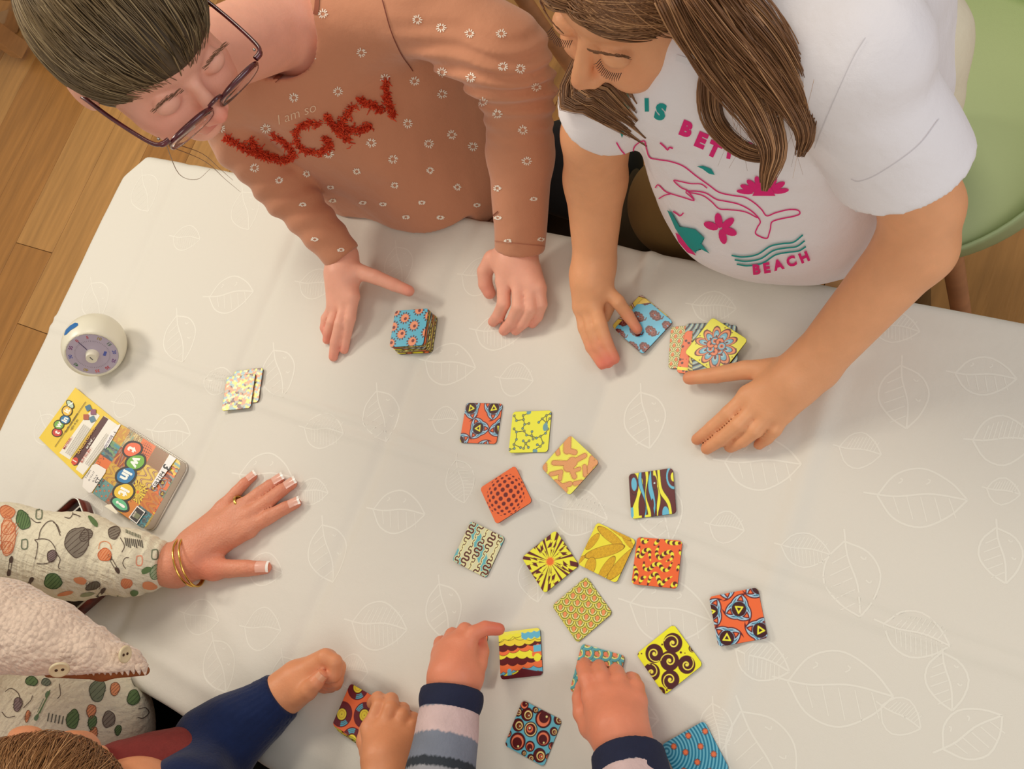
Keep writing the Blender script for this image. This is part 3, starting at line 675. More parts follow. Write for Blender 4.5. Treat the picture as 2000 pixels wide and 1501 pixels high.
m_card = mat('printed_card', rough=0.34, spec=0.5, vcol=True)
def print_colors(f, u, v, px=1 / 110, ss=3):
    acc = 0
    for i in range(ss):
        for j in range(ss):
            acc = acc + lin(np.clip(f(u + (i - (ss - 1) / 2) * px / ss, v + (j - (ss - 1) / 2) * px / ss), 0, 255))
    return np.clip(acc / ss / ss * 1.12, 0, 0.92)
def card_mesh(name, f, sx=CS, sy=CS, n=112, th=CT, r=CR, edge=(70, 40, 34), m=None):
    nx_ = n; ny_ = max(4, int(n * sy / sx)); hx, hy = sx / 2, sy / 2
    gx, gy = np.meshgrid(np.linspace(-hx, hx, nx_), np.linspace(-hy, hy, ny_), indexing='ij'); x, y = gx.ravel().copy(), gy.ravel().copy()
    qx, qy = np.abs(x) - (hx - r), np.abs(y) - (hy - r); mm = (qx > 0) & (qy > 0); q = np.maximum(qx, qy) / np.maximum(np.hypot(qx, qy), 1e-9)
    x[mm] = np.sign(x[mm]) * (hx - r + qx[mm] * q[mm]); y[mm] = np.sign(y[mm]) * (hy - r + qy[mm] * q[mm])
    V = np.stack([x, y, np.full(len(x), th)], 1); I = np.arange(nx_ * ny_).reshape(nx_, ny_)
    F = [np.stack([I[:-1, :-1], I[1:, :-1], I[1:, 1:], I[:-1, 1:]], -1).reshape(-1, 4)]
    col = print_colors(f, x / sx + .5, .5 - y / sy, 1 / n)
    rg = np.concatenate([I[:, 0], I[-1, 1:], I[-2::-1, -1], I[0, -2:0:-1]]); A = V[rg].copy(); A[:, 2] = th * .98; Bm = A.copy(); Bm[:, 2] = 0; k0 = len(V)
    ia, ib = np.arange(len(rg)) + k0, np.arange(len(rg)) + k0 + len(rg); V = np.vstack([V, A, Bm]); F.append(np.stack([ia, ib, np.roll(ib, -1), np.roll(ia, -1)], -1))
    col = np.vstack([col, np.tile(lin(edge), (2 * len(rg), 1))])
    # the border ring of the face joins the side wall
    F.append(np.stack([rg, ia, np.roll(ia, -1), np.roll(rg, -1)], -1))
    me = npmesh(name, V, np.vstack(F), True, col); me.materials.append(m or m_card); return me
def place(me, name, c, ang, z=None, tilt=None):
    """lay a card on the cloth: c in table coordinates"""
    o = bpy.data.objects.new(name, me); COL.objects.link(o)
    if z is None:
        a = math.radians(ang); h = CS / 2; q = np.array([(i * h / 4, j * h / 4) for i in range(-4, 5) for j in range(-4, 5)]); R2 = np.array([[math.cos(a), -math.sin(a)], [math.sin(a), math.cos(a)]])
        g = (q @ R2.T) + np.array(c); z = float(np.max(zc(g[:, 0], g[:, 1]))) + 0.0003
    o.location = (c[0], c[1], TZ + z); o.rotation_euler = (0, 0, math.radians(ang))
    if tilt: o.rotation_euler = (math.radians(tilt[0]), math.radians(tilt[1]), math.radians(ang))
    return o
loose = [
    ((-.718, .164), 14.1, pat_swirl_a, 'square card with blue swirls on orange, beside the yellow molecule card'),
    ((-.641, .172), 17.3, pat_molecule, 'yellow square card with a grey-blue molecule pattern'),
    ((-.571, .147), -23.3, pat_cactus, 'yellow card with salmon prickly cactus shapes lying over the fold'),
    ((-.639, .085), -40.6, pat_bulge, 'orange card with a bulging grid of maroon dots'),
    ((-.649, .009), -4.3, pat_squiggle, 'teal card with rows of maroon squiggly lines'),
    ((-.552, .027), -33.0, pat_lightning, 'yellow card with maroon lightning rays around an orange sun'),
    ((-.485, .061), -5.1, pat_ochre, 'mustard yellow card with ochre oval shapes'),
    ((-.421, .070), 13.9, pat_snakes, 'orange card with maroon and yellow striped worms'),
    ((-.490, -.012), -31.1, pat_scales, 'olive and yellow fish-scale card with orange drops'),
    ((-.456, .145), 25.0, pat_wood, 'card with wavy yellow, blue and maroon vertical bands'),
    ((-.370, -.027), -32.1, pat_spiral, 'bright yellow card with dark brown spirals'),
    ((-.311, .044), 30.8, pat_swirl_b, 'square card with blue swirls on orange, far right of the loose cards'),
    ((-.545, -.088), 27.3, pat_drips, 'card with scalloped drips in yellow, maroon, orange and blue'),
    ((-.493, -.164), -1.5, pat_bubbles, 'light blue card with maroon bubbles at the bottom of the photo'),
    ((-.444, -.073), 6.5, pat_scales_teal, 'teal fish-scale card partly under the hand with a navy cuff'),
    ((-.306, -.112), -40.0, pat_rings, 'blue card with concentric lines and orange stars beside the navy cuff'),
    ((-.613, -.115), -78.0, pat_leafy, 'yellow patterned card half hidden under the raised hand'),
]
GL = 'loose pattern cards spread over the tablecloth'
for c, a, f, lab in loose:
    o = place(card_mesh('pattern_card', f), 'pattern_card', c, a); tag(o, lab, 'card', GL)
# two mosaic cards, one lying on the other
mz = card_mesh('pattern_card', pat_mosaic, edge=(60, 36, 34))
cA = W(486, 757, 0)[:2]; cB = W(473, 769, 0)[:2]
tag(place(mz, 'pattern_card', cA, 20.5), 'small-tile mosaic card underneath the other mosaic card', 'card', 'mosaic cards')
tag(place(mz, 'pattern_card', cB, 20.5, z=float(zc(*cB)) + 0.0045), 'small-tile mosaic card lying on top of its twin', 'card', 'mosaic cards')
# draw pile in front of the brown sweater: every card is a thing
rs = random.Random(12); edges = [(96, 74, 52), (60, 40, 36), (150, 120, 70), (120, 90, 60), (70, 60, 60)]
low = [card_mesh('pattern_card', f, n=40, edge=e) for f, e in zip((pat_arcs, pat_leafy, pat_stripes, pat_sand, pat_dots), edges)]
def pile(px, py, zt, ang, n, top, drift, group, where, toplabel, th=CT):
    c = W(px, py, zt)[:2]; z0 = float(zc(*c)) + 0.0004
    for i in range(n):
        f = (n - 1 - i) / max(1, n - 1); cc = c + np.array(drift) * f + np.array([rs.uniform(-1, 1), rs.uniform(-1, 1)]) * 0.0009
        me = top if i == n - 1 else low[i % 5]
        o = place(me, 'pattern_card', cc, ang + rs.uniform(-3, 3) * (i < n - 1), z=z0 + i * (th + 0.00008))
        tag(o, toplabel if i == n - 1 else where, 'card', group)
pile(800, 641, .019, 16.5, 12, card_mesh('pattern_card', pat_cogs), (0.006, -0.003), 'cards in the pile in front of the brown sweater', 'card within the tall pile in front of the brown sweater, below the cog card', 'blue cog-pattern card with orange circles topping the tall pile')
# cloud card on a yellow card
me = card_mesh('pattern_card', pat_clouds); c = W(1257, 636, .004)[:2]
tag(place(card_mesh('pattern_card', pat_sand), 'pattern_card', c + np.array([-.006, .004]), -24), 'yellow and brown card under the blue cloud card', 'card', 'two cards under the pointing finger')
tag(place(me, 'pattern_card', c, -25, z=float(zc(*c)) + 0.004), 'blue card with maroon clouds under the pointing finger', 'card', 'two cards under the pointing finger')
# loose heap with the flower card on top
hp = [(1350, 676, 3, pat_fans, 'fan-pattern card at the left bottom of the flower-card heap'), (1378, 672, 0, pat_stripes, 'grey-blue striped card in the heap under the flower card'), (1372, 690, 8, pat_dots, 'orange dotted card sticking out under the flower card'),
      (1391, 685, 13, pat_arcs, 'black and cream striped card just under the flower card'), (1396, 680, 20, pat_stripes, 'grey-blue arc card right below the flower card'), (1398, 676, -19, pat_flower, 'yellow card with a blue and orange psychedelic flower topping the heap')]
for i, (px, py, a, f, lab) in enumerate(hp):
    z = .0035 + i * .00165; c = W(px, py, z)[:2]
    tag(place(card_mesh('pattern_card', f, n=112 if i in (0, 2, 5) else 60), 'pattern_card', c, a + (14 if i < 2 else 0), z=float(zc(*W(1390, 680, 0)[:2])) + .0012 + i * .00165), lab, 'card', 'cards in the heap beside the white T-shirt')
# pile held by the small hand
pile(700, 1394, .013, -2, 9, card_mesh('pattern_card', pat_vinyl), (0.003, -0.006), 'cards in the pile with the record card', 'card within the short pile under the small hand, below the record card', 'orange card with maroon vinyl records topping the short pile')

# ------------------------------------------------------------------ game tin: lid, booklet, tray
m_tin = mat('printed_tin', rough=0.25, spec=0.6, vcol=True, coat=0.3); m_rim = mat('tin_rim', L4((206, 200, 190)), 0.3, metal=0.6); m_white = mat('white_plastic', L4((232, 228, 208)), 0.35)
def pat_lid(u, v):
    """patchwork of small patterns, u along the long side of the lid"""
    G = [[pat_cactus, pat_drips, pat_dots, pat_ochre, pat_swirl_a], [lambda a, b_: pat_squiggle(a, b_), pat_wood, pat_sand, pat_rings, pat_arcs], [pat_bulge, pat_leafy, pat_dots, pat_rings, pat_arcs], [pat_scales, pat_sand, pat_lightning, pat_dots, pat_vinyl], [pat_drips, pat_swirl_b, pat_leafy, pat_bubbles, pat_vinyl], [pat_wood, pat_sand, pat_dots, pat_arcs, pat_spiral]]
    c = np.zeros((len(u), 3)); a = .12; x, y = u * 5 + .15 * v, v * 4.0 - .1 * u; i, j = np.clip(np.floor(x).astype(int), 0, 5), np.clip(np.floor(y).astype(int), 0, 4)
    for p in range(6):
        for q in range(5):
            m = (i == p) & (j == q)
            if m.any(): c[m] = G[p][q]((x[m] - p), (y[m] - q))
    tint = [(.75, .62, .35), (.9, .5, .25), (.75, .62, .35), (.3, .6, .7), (.8, .4, .25)]
    c = c * .72 + np.array((170, 110, 30)) * .28; m = ((i + j) % 3 == 0); c[m] = c[m] * .5 + np.array((190, 140, 40)) * .5; m = ((i * 2 + j) % 5 == 1); c[m] = c[m] * .45 + np.array((30, 120, 150)) * .55; m = ((i + j * 2) % 5 == 3); c[m] = c[m] * .5 + np.array((190, 80, 40)) * .5
    return c
lid_c = [W(234, 827, .016), W(359, 904, .016), W(285, 1037, .016), W(159, 946, .016)]
ctr = sum(lid_c) / 4; lx = (lid_c[0] - lid_c[3] + lid_c[1] - lid_c[2]); 
# long side runs from the upper-left corner to the lower-right ones in table space
ex = ((lid_c[1] - lid_c[0]) + (lid_c[2] - lid_c[3])) / 2; LA = math.degrees(math.atan2(ex[1], ex[0])); LW, LH = 0.170, 0.114
lid = empty('game_tin', (ctr[0], ctr[1], TZ + float(zc(ctr[0], ctr[1])))); tag(lid, 'colourful patchwork game tin lid with round-edged letter bubbles lying beside the printed sleeve', 'tin lid')
me = card_mesh('lid_panel', pat_lid, LW, LH, n=250, th=.0155, r=.012, edge=(198, 184, 166), m=m_tin); o = link('lid_panel', me, None, None); o.parent = lid; o.rotation_euler = (0, 0, math.radians(LA)); o.location = (0, 0, 0.001)
def ringmesh(name, sx, sy, r, z0, z1, w, m_, parent, ang):
    bm = bmesh.new(); pts = []
    for cx, cy, a0 in ((sx / 2 - r, sy / 2 - r, 0), (-sx / 2 + r, sy / 2 - r, 90), (-sx / 2 + r, -sy / 2 + r, 180), (sx / 2 - r, -sy / 2 + r, 270)):
        for k_ in range(7): a = math.radians(a0 + k_ * 15); pts.append((cx, cy, math.cos(a), math.sin(a)))
    L_ = []
    for ro, z in ((r, z0), (r + w, z0 + .0004), (r + w, z1 - .0004), (r, z1)): L_.append([bm.verts.new((cx + ca * ro, cy + sa * ro, z)) for cx, cy, ca, sa in pts])
    n = len(pts)
    for q in range(4):
        A_, B__ = L_[q], L_[(q + 1) % 4]
        for i in range(n): bm.faces.new((A_[i], A_[(i + 1) % n], B__[(i + 1) % n], B__[i]))
    o = link(name, bmmesh(name, bm, True), m_, None); o.parent = parent; o.rotation_euler = (0, 0, math.radians(ang)); return o
ringmesh('lid_rim', LW, LH, .012, .0005, .004, .0016, m_rim, lid, LA)
# lettering on tin and booklet, drawn as thin printed shapes on the plane of the print
class Flat:
    def __init__(s, z): s.z = z; s.V = []; s.F = []; s.C = []; s.n = 0
    def add(s, VF, c):
        s.n += 1; o = len(s.V); s.V += [tuple(W(x, y, s.z + .00025 + .00005 * s.n)) for x, y in VF[0]]; s.F += [[i + o for i in f] for f in VF[1]]; s.C += [tuple(lin(c))] * len(VF[0])
    def build(s, name, m, parent):
        me = bpy.data.meshes.new(name); me.from_pydata(s.V, [], s.F); a = me.color_attributes.new('Col', 'FLOAT_COLOR', 'POINT')
        a.data.foreach_set('color', np.hstack([np.array(s.C), np.ones((len(s.C), 1))]).astype(np.float32).ravel()); return link(name, me, m, parent)
m_ink = mat('print_ink', rough=0.4, vcol=True)
zt = .0155 + .001 + float(zc(ctr[0], ctr[1])); P = Flat(zt)
bub = [(258.5, 877, 17, 12.5, -20, (236, 106, 62), 't', 26), (265, 902, 18, 13, -18, (112, 178, 52), 'w', 26), (246, 928, 18.5, 14, -25, (20, 118, 176), 'in', 27), (242, 960, 19, 15, -10, (236, 196, 40), 'it', 27), (234.5, 984, 17, 9, 35, (96, 190, 140), '!', 26)]
for x, y, rx, ry, a, c, s_t, sz in bub: P.add((blob2(x, y, rx + 4, ry + 4, a, 22, .03, int(x)), [list(range(22))]), (28, 18, 14))
for x, y, rx, ry, a, c, s_t, sz in bub:
    P.add((blob2(x, y, rx, ry, a, 22, .03, int(x)), [list(range(22))]), c)
for x, y, rx, ry, a, c, s_t, sz in bub: P.add(text2(s_t, sz, 118 if s_t != '!' else 125, x, y, .045, step=0), (250, 250, 244))
def quad(*p): return (list(p), [list(range(len(p)))])
P.add(quad((233, 828), (236, 829), (211, 872), (205, 876), (203, 868), (218, 840)), (240, 238, 236)); P.add(text2('3 - 6', 7, -60, 222, 848, .02, step=0), (60, 40, 60)); P.add(text2('SECONDS', 6, -60, 212, 862, .02, step=0), (60, 40, 100))
P.add(quad((188, 905), (207, 916), (206, 922), (180, 960), (174, 962), (161, 950), (163, 936), (180, 908)), (238, 232, 224))
for k_, (s_t, sz) in enumerate((('3 joueurs', 5), ('du 13 a 17', 5), ('du 3 a 6', 5), ('ST', 12), ('MYSTERES', 4.4))): P.add(text2(s_t, sz, -58, 172 + k_ * 6.5, 925 + k_ * 4.5, .01, step=0), (50, 40, 50))
P.add(quad((331, 887), (344, 895), (305, 949), (299, 952), (297, 944)), (242, 240, 240)); P.add(text2('3', 21, 118, 325, 912, .03, step=0), (20, 16, 20)); P.add(text2('SR21P4', 11, -58, 311, 935, .02, step=0), (20, 16, 20))
P.add(quad((268, 987), (284, 999), (267, 1023), (251, 1010)), (244, 240, 236)); P.add(quad((268, 989.5), (281.5, 1000), (266.5, 1020.5), (253.5, 1010)), (36, 22, 24)); P.add(text2('jeux', 7, -57, 262, 1003, .02, step=0), (230, 220, 200)); P.add(quad((266, 1000), (275, 1006), (269, 1014), (261, 1009)), (120, 124, 90))
P.add(quad((209, 985), (217, 984), (230, 1000), (227, 1003), (204, 988)), (244, 236, 214))
P.build('lid_lettering', m_ink, lid)['kind'] = 'stuff'
# booklet
bc = [(148, 757), (77, 855), (160, 935), (238, 830)]
bk = empty('rules_booklet', tuple(W(150, 850, 0))); tag(bk, 'yellow and white game rules booklet slipped partly under the tin lid', 'booklet')
zb = max(float(zc(*(W(bc[0][0] + (bc[1][0] - bc[0][0]) * i / 8 + (bc[3][0] - bc[0][0]) * j / 8, bc[0][1] + (bc[1][1] - bc[0][1]) * i / 8 + (bc[3][1] - bc[0][1]) * j / 8, 0)[:2]))) for i in range(9) for j in range(9)) + .0004
pw_ = [W(x, y, zb) for x, y in bc]; bm = bmesh.new(); top = [bm.verts.new(tuple(p + np.array([0, 0, .0012]))) for p in pw_]; bot = [bm.verts.new(tuple(p)) for p in pw_]
bm.faces.new(top); bm.faces.new(bot[::-1])
for i in range(4): bm.faces.new((top[i], bot[i], bot[(i + 1) % 4], top[(i + 1) % 4]))
link('page', bmmesh('page', bm), mat('booklet_yellow', L4((236, 204, 60)), 0.4, noise=(30, .06)), bk)
P = Flat(zb + .0012)
P.add(quad((180, 800), (195, 811), (136, 897), (116, 884), (168, 812)), (238, 234, 222)); P.add(quad((204, 812), (235, 833), (162, 927), (148, 916)), (240, 236, 226))
P.add(quad((202, 812), (212, 818), (152, 908), (144, 909), (139, 903), (141, 896)), (84, 36, 36))
P.add((blob2(146, 900, 6, 8, 30, 14), [list(range(14))]), (214, 66, 40)); P.add(text2('1', 12, -58, 146, 900, .03, step=0), (250, 240, 230))
for x, y, rx, ry, c, s_t in ((111.5, 844, 9, 7.5, (206, 62, 50), 't'), (115, 829, 9, 8, (120, 176, 70), 'w'), (127, 819, 9, 7.5, (40, 120, 170), 'in'), (131, 802, 9, 9, (236, 190, 70), 'it'), (137, 789, 8.5, 4.2, (190, 214, 190), '!')):
    P.add((blob2(x, y, rx + 1.8, ry + 1.8, 50 if s_t == '!' else 0, 18), [list(range(18))]), (40, 24, 20)); P.add((blob2(x, y, rx, ry, 50 if s_t == '!' else 0, 18), [list(range(18))]), c)
    P.add(text2(s_t, 15, -60 if s_t != '!' else 60, x, y, .04, step=0), (250, 248, 240))
P.add(ribbon2([(167, 784), (107, 872)], .9), (90, 60, 30)); P.add(text2('Bataille pour patterns', 5, -57, 139, 825, .01, step=0), (70, 40, 30)); P.add(text2('regles du jeu', 5, -57, 144, 829, .01, step=0), (70, 40, 30))
for x, y, c in ((172.5, 796, (60, 110, 140)), (182, 804, (140, 80, 110)), (168, 814, (176, 84, 50)), (180, 818, (90, 130, 150))): P.add((blob2(x, y, 7.5, 7.5, 45 if c[0] > 100 else 20, 4), [[0, 1, 2, 3]]), c)
P.add(text2('MATERIEL :', 6, -57, 132, 864, .02, step=0), (190, 60, 40)); P.add(text2('BUT DU JEU :', 6, -57, 168, 888, .02, step=0), (190, 60, 40)); P.add(text2('LA REGLE COURTE', 7, -57, 168, 860, .02, step=0), (228, 180, 60)); P.add(text2('en bref ...', 7, -57, 176, 864, .02, step=0), (240, 236, 226))
for k_ in range(5): P.add(ribbon2([(166 + k_ * 3.4 - 2, 828 + k_ * 2.4), (130 + k_ * 3.4 - 2, 884 + k_ * 2.4)], .7), (120, 110, 100))
for k_ in range(4): P.add(ribbon2([(208 + k_ * 3.6, 846 + k_ * 2.4), (166 + k_ * 3.2, 905 + k_ * 2.4)], .7), (130, 120, 110))
P.build('booklet_print', m_ink, bk)['kind'] = 'stuff'
# tray: open tin half hidden by the printed sleeve
tA = W(78, 985, .02); tB = W(205, 1185, .02); tc = (tA + tB) / 2 + np.array([.004, -.01, 0]); tray = empty('open_tin', (tc[0], tc[1], TZ + float(zc(tc[0], tc[1])) + .003)); tag(tray, 'open tin tray with dark inside poking out under the printed blouse sleeve', 'tin')
ta = LA - 26
b = bmesh.new(); bm_box(b, (0, 0, .002), (LW - .01, LH - .01, .002)); o = link('tray_floor', bmmesh('tray_floor', b), mat('tray_inside', L4((60, 46, 40)), .5), None); o.parent = tray; o.rotation_euler = (0, 0, math.radians(ta))
ringmesh('tray_wall', LW, LH, .014, .001, .024, .0016, mat('tray_print', L4((112, 44, 34)), .3, noise=(60, .6)), tray, ta)
ringmesh('tray_lip', LW, LH, .0142, .023, .0252, .002, m_rim, tray, ta)

# ------------------------------------------------------------------ kitchen timer
tm = empty('kitchen_timer', tuple(W(184, 674, .04) - np.array([0, 0, .04]))); tag(tm, 'round white dial timer with coloured numbers at the left of the table', 'timer')
tc = W(184, 674, .044); nd = np.array([.70, -.62, .36]); nd /= np.linalg.norm(nd)
cpt = tc + nd * .027; RS = .0535
fb = Func(lambda P_: smax(Ell(tc, (RS, RS, RS * .90))(P_), (P_ - cpt) @ nd, .004), tc, .06)
def fbody(P_):
    d = fb(P_); q = P_ - cpt; h = q @ nd; rr = np.sqrt(np.maximum((q * q).sum(1) - h * h, 0))
    return smax(smax(d, -np.maximum(rr - .0400, np.abs(h) - .0035), .001), -(P_[:, 2] - TZ - .0035), .002)
sdf_obj('timer_body', fbody, tc - .062, tc + .062, .0016, m_white, tm)
ex_ = np.cross([0, 0, 1.0], nd); ex_ /= np.linalg.norm(ex_); ey_ = np.cross(nd, ex_)
Mx = Matrix([[ex_[0], ey_[0], nd[0], cpt[0]], [ex_[1], ey_[1], nd[1], cpt[1]], [ex_[2], ey_[2], nd[2], cpt[2]], [0, 0, 0, 1]])
def disc(name, r, z0, z1, m_, parent, seg=48, r2=None):
    bm = bmesh.new(); bmesh.ops.create_cone(bm, cap_ends=True, segments=seg, radius1=r, radius2=r if r2 is None else r2, depth=z1 - z0, matrix=Mx @ Matrix.Translation((0, 0, (z0 + z1) / 2))); return link(name, bmmesh(name, bm), m_, parent)
disc('dial', .0398, -.0036, -.0018, mat('dial_lilac', L4((188, 178, 198)), .3), tm)
kn = disc('knob', .0105, -.0018, .010, m_white, tm, 32, .0088)
tv, tf, tcc = [], [], []
def dialtext(s_t, r, a, size, c, rot=None):
    V2, F2 = text2(s_t, size, 0, 0, 0, .02, step=0); o = len(tv); ca, sa = math.cos(a), math.sin(a)
    for x, y in V2: y = -y; X_, Y_2 = r * sa + x * ca + y * sa, r * ca - x * sa + y * ca; tv.append(tuple(Mx @ Vector((X_, Y_2, -.00165)))); tcc.append(tuple(lin(c)))
    tf.extend([[i + o for i in f] for f in F2])
ncol = [(190, 40, 50), (200, 60, 70), (170, 150, 50), (60, 110, 70), (60, 80, 170), (110, 50, 130), (190, 40, 60), (220, 90, 80), (180, 160, 70), (70, 120, 80), (70, 90, 180), (120, 50, 120)]
rot0 = math.radians(4)
for i in range(12): dialtext(str(i * 5), .0338, rot0 + i * math.pi / 6, .0078, ncol[i])
for i in range(60): dialtext('l', .0265, rot0 + i * math.pi / 30, .0032, (110, 100, 110))
me = bpy.data.meshes.new('numerals'); me.from_pydata(tv, [], tf); a = me.color_attributes.new('Col', 'FLOAT_COLOR', 'POINT'); a.data.foreach_set('color', np.hstack([np.array(tcc), np.ones((len(tcc), 1))]).astype(np.float32).ravel()); link('numerals', me, m_ink, tm)
def bar(name, a, r0, r1, w, z, c, parent):
    bm = bmesh.new(); bm_box(bm, (0, (r0 + r1) / 2, z), (w, r1 - r0, .0004), bev=.00015, M=Mx @ Matrix.Rotation(-a, 4, 'Z')); return link(name, bmmesh(name, bm), mat(name, L4(c), .4), parent)
bar('pointer', rot0, .012, .031, .0011, -.0014, (60, 40, 90), tm); bar('knob_mark', rot0, -.003, .004, .0012, .0103, (40, 40, 60), kn)
bm = bmesh.new(); bm_box(bm, (.0155, -.0115, -.0015), (.009, .0042, .0005), rz=.5, bev=.0002, M=Mx); link('dial_badge', bmmesh('dial_badge', bm), mat('badge_blue', L4((84, 100, 180)), .4), tm)
# blue mark on the shell
Ps, Fsn = isosurf(fbody, tc - .062, tc + .062, .0025); bv = bvh_of(Ps, Fsn); Pm = Print(bv, .0005)
Pm.add(poly2([(126, 652), (129, 644), (137, 636), (147, 630), (152, 631), (153, 635), (148, 639), (138, 645), (130, 653), (126, 655)], 4), (20, 106, 176)); Pm.build('blue_mark', m_ink, tm)

# ------------------------------------------------------------------ people
IR, IU, IT = RF[:, 0], RF[:, 1], RF[:, 2]                # photo right, photo up, towards the camera
def axes(lat, alpha, twist=0.0):
    """head axes from the direction of the eye line in the photo and how far the crown leans to the camera"""
    l = np.array(lat, float); l /= np.linalg.norm(l)
    X = l[0] * IR + l[1] * IU; N = l[1] * IR - l[0] * IU; a = math.radians(alpha)
    if twist: t = math.radians(twist); X, N = X, N; X2 = math.cos(t) * X + math.sin(t) * IT; T2 = -math.sin(t) * X + math.cos(t) * IT; X, T_ = X2, T2
    else: T_ = IT
    F = math.cos(a) * N + math.sin(a) * T_; U = -math.sin(a) * N + math.cos(a) * T_
    return np.stack([X, F, U], 1)                       # columns: ear to ear, forward, up
CRC, CRR = np.array([0, -.010, .034]), np.array([.0715, .090, .080])
def head_sdf(c, A, s=1.0, neck=None):
    it = [Ell(CRC, CRR), Ell((0, .022, -.022), (.057, .064, .070)), Ell((0, .060, -.080), (.020, .018, .017)), Ell((0, .034, .045), (.055, .047, .045)),
          Cone((-.030, .066, -.028), (-.036, .056, -.020), .024, .022), Cone((.030, .066, -.028), (.036, .056, -.020), .024, .022)]
    nose = [Cone((0, .086, .008), (0, .104, -.022), .0065, .0095), Ell((-.010, .097, -.026), (.007, .008, .006)), Ell((.010, .097, -.026), (.007, .008, .006))]
    lips = [Cone((-.016, .082, -.051), (.016, .082, -.051), .0045, .0045), Cone((-.012, .082, -.058), (.012, .082, -.058), .0052, .0052)]
    ears = [Ell((-.072, -.004, .0), (.009, .019, .029)), Ell((.072, -.004, .0), (.009, .019, .029))]
    B1, B2, B3, B4 = Blend(it, .018), Blend(nose, .006), Blend(lips, .003), Blend(ears, .004)
    eyes = [Ell((sx * .030, .0765, .008), (.0145, .012, .0115)) for sx in (-1, 1)]; sock = [Ell((sx * .030, .096, .009), (.017, .013, .013)) for sx in (-1, 1)]
    c = np.asarray(c, float)
    def f(P):
        q = (P - c) @ A / s; d = B1(q, np.zeros(3), 9); d = smin(d, B2(q, np.zeros(3), 9), .009)
        for e in sock: d = smax(d, -e(q), .012)
        for e in eyes: d = smin(d, e(q), .003)
        d = smin(d, B3(q, np.zeros(3), 9), .005); d = smin(d, B4(q, np.zeros(3), 9), .008); return d * s
    return Func(f, c, .125 * s)
def loc(c, A, s=1.0):
    return lambda x, y, z: np.asarray(c) + A @ (np.array([x, y, z]) * s)
def C(p, q, ra, rb, **k): return Cone(W(*p), W(*q), ra, rb, **k)
def chain(pts, rs_):
    w = [W(*p) for p in pts]; return [Cone(w[i], w[i + 1], rs_[i], rs_[i + 1]) for i in range(len(w) - 1)]
SK1, SK2, SK3 = (240, 176, 152), (232, 168, 124), (220, 148, 118)
def skin_mat(name, c, bumps=None):
    return mat(name, L4(c), 0.46, spec=0.35, sss=0.12, vcol=True, noise=(55, .045), bump=bumps or [('noise', 700, .00012), ('vor', 260, .00012)])
def skin_col(base, spots):
    b_ = lin(base)
    def f(P):
        c = np.tile(b_, (len(P), 1))
        for p, r, col, a in spots:
            w = a * np.exp(-((P - np.asarray(p)) ** 2).sum(1) / (r * r)); c = c * (1 - w[:, None]) + lin(col) * w[:, None]
        return c
    return f
def tips(fingers, r=.011, col=(232, 120, 104), a=.5):
    out = []
    for f in fingers:
        out.append((W(*f[-1]), r, col, a)); out.append((W(*f[len(f) // 2]), r * .8, col, a * .5))
    return out
def scalp(c, A, s=1.0, grow=1.06):
    def f(d):
        d = np.asarray(d, float); d = d / np.linalg.norm(d, axis=-1, keepdims=True); g_ = grow
        if d.ndim == 2 and len(d) > 5: g_ = (1.03 + (grow - 1.03) * np.clip(np.linspace(0, 4, len(d)), 0, 1))[:, None]
        r = 1 / np.sqrt(((d / (CRR * g_)) ** 2).sum(-1, keepdims=True))
        o = (CRC - np.array([0, .034, .045])); e = np.array([.056, .049, .047]) * (g_ + .01); A_ = ((d / e) ** 2).sum(-1, keepdims=True); B_q = (d * o / e ** 2).sum(-1, keepdims=True); C_q = (o * o / e ** 2 * np.ones_like(d)).sum(-1, keepdims=True) - 1
        r = np.maximum(r, (-B_q + np.sqrt(np.maximum(B_q ** 2 - A_ * C_q, 0))) / A_ * (B_q ** 2 > A_ * C_q)); return np.asarray(c) + (CRC + d * r) @ A.T * s
    return f
def strands_on(c, A, s, starts, ends, n, seed, grow=1.06, pts=14, r=.0007, cols=None, lift=.012, bend=0.0, tail=None):
    """hair combed along the scalp from start directions to end directions"""
    rs_ = np.random.RandomState(seed); P, C_, R_ = [], [], []; sf = scalp(c, A, s, grow)
    for i in range(n):
        a, b_ = starts(rs_), ends(rs_); a = a / np.linalg.norm(a); b_ = b_ / np.linalg.norm(b_); t = np.linspace(0, 1, pts)[:, None]
        om = math.acos(float(np.clip(a @ b_, -1, 1))) + 1e-6; d = (np.sin((1 - t) * om) * a + np.sin(t * om) * b_) / math.sin(om)
        wv = rs_.randn(3) * bend; d = d + wv * np.sin(t * math.pi) + rs_.randn(3) * .006 * np.sin(t * 9 + rs_.rand() * 6)
        p = sf(d); out = (p - np.asarray(c)); out /= np.linalg.norm(out, axis=1)[:, None]; p = p + out * (rs_.rand() * .004 * np.clip(t * 5, 0, 1) + lift * .15 * np.sin(t * math.pi))
        if tail is not None: p = np.vstack([p, tail(p[-1], rs_)])
        P.append(p); k_ = rs_.rand(); C_.append(lin(cols[0]) * (1 - k_) + lin(cols[1]) * k_ if rs_.rand() < .82 else lin(cols[2])); R_.append(np.linspace(1, .55, len(p)) * r * (0.7 + .6 * rs_.rand()) * np.clip(.25 + np.arange(len(p)) * .4, 0, 1))
    return P, R_, C_
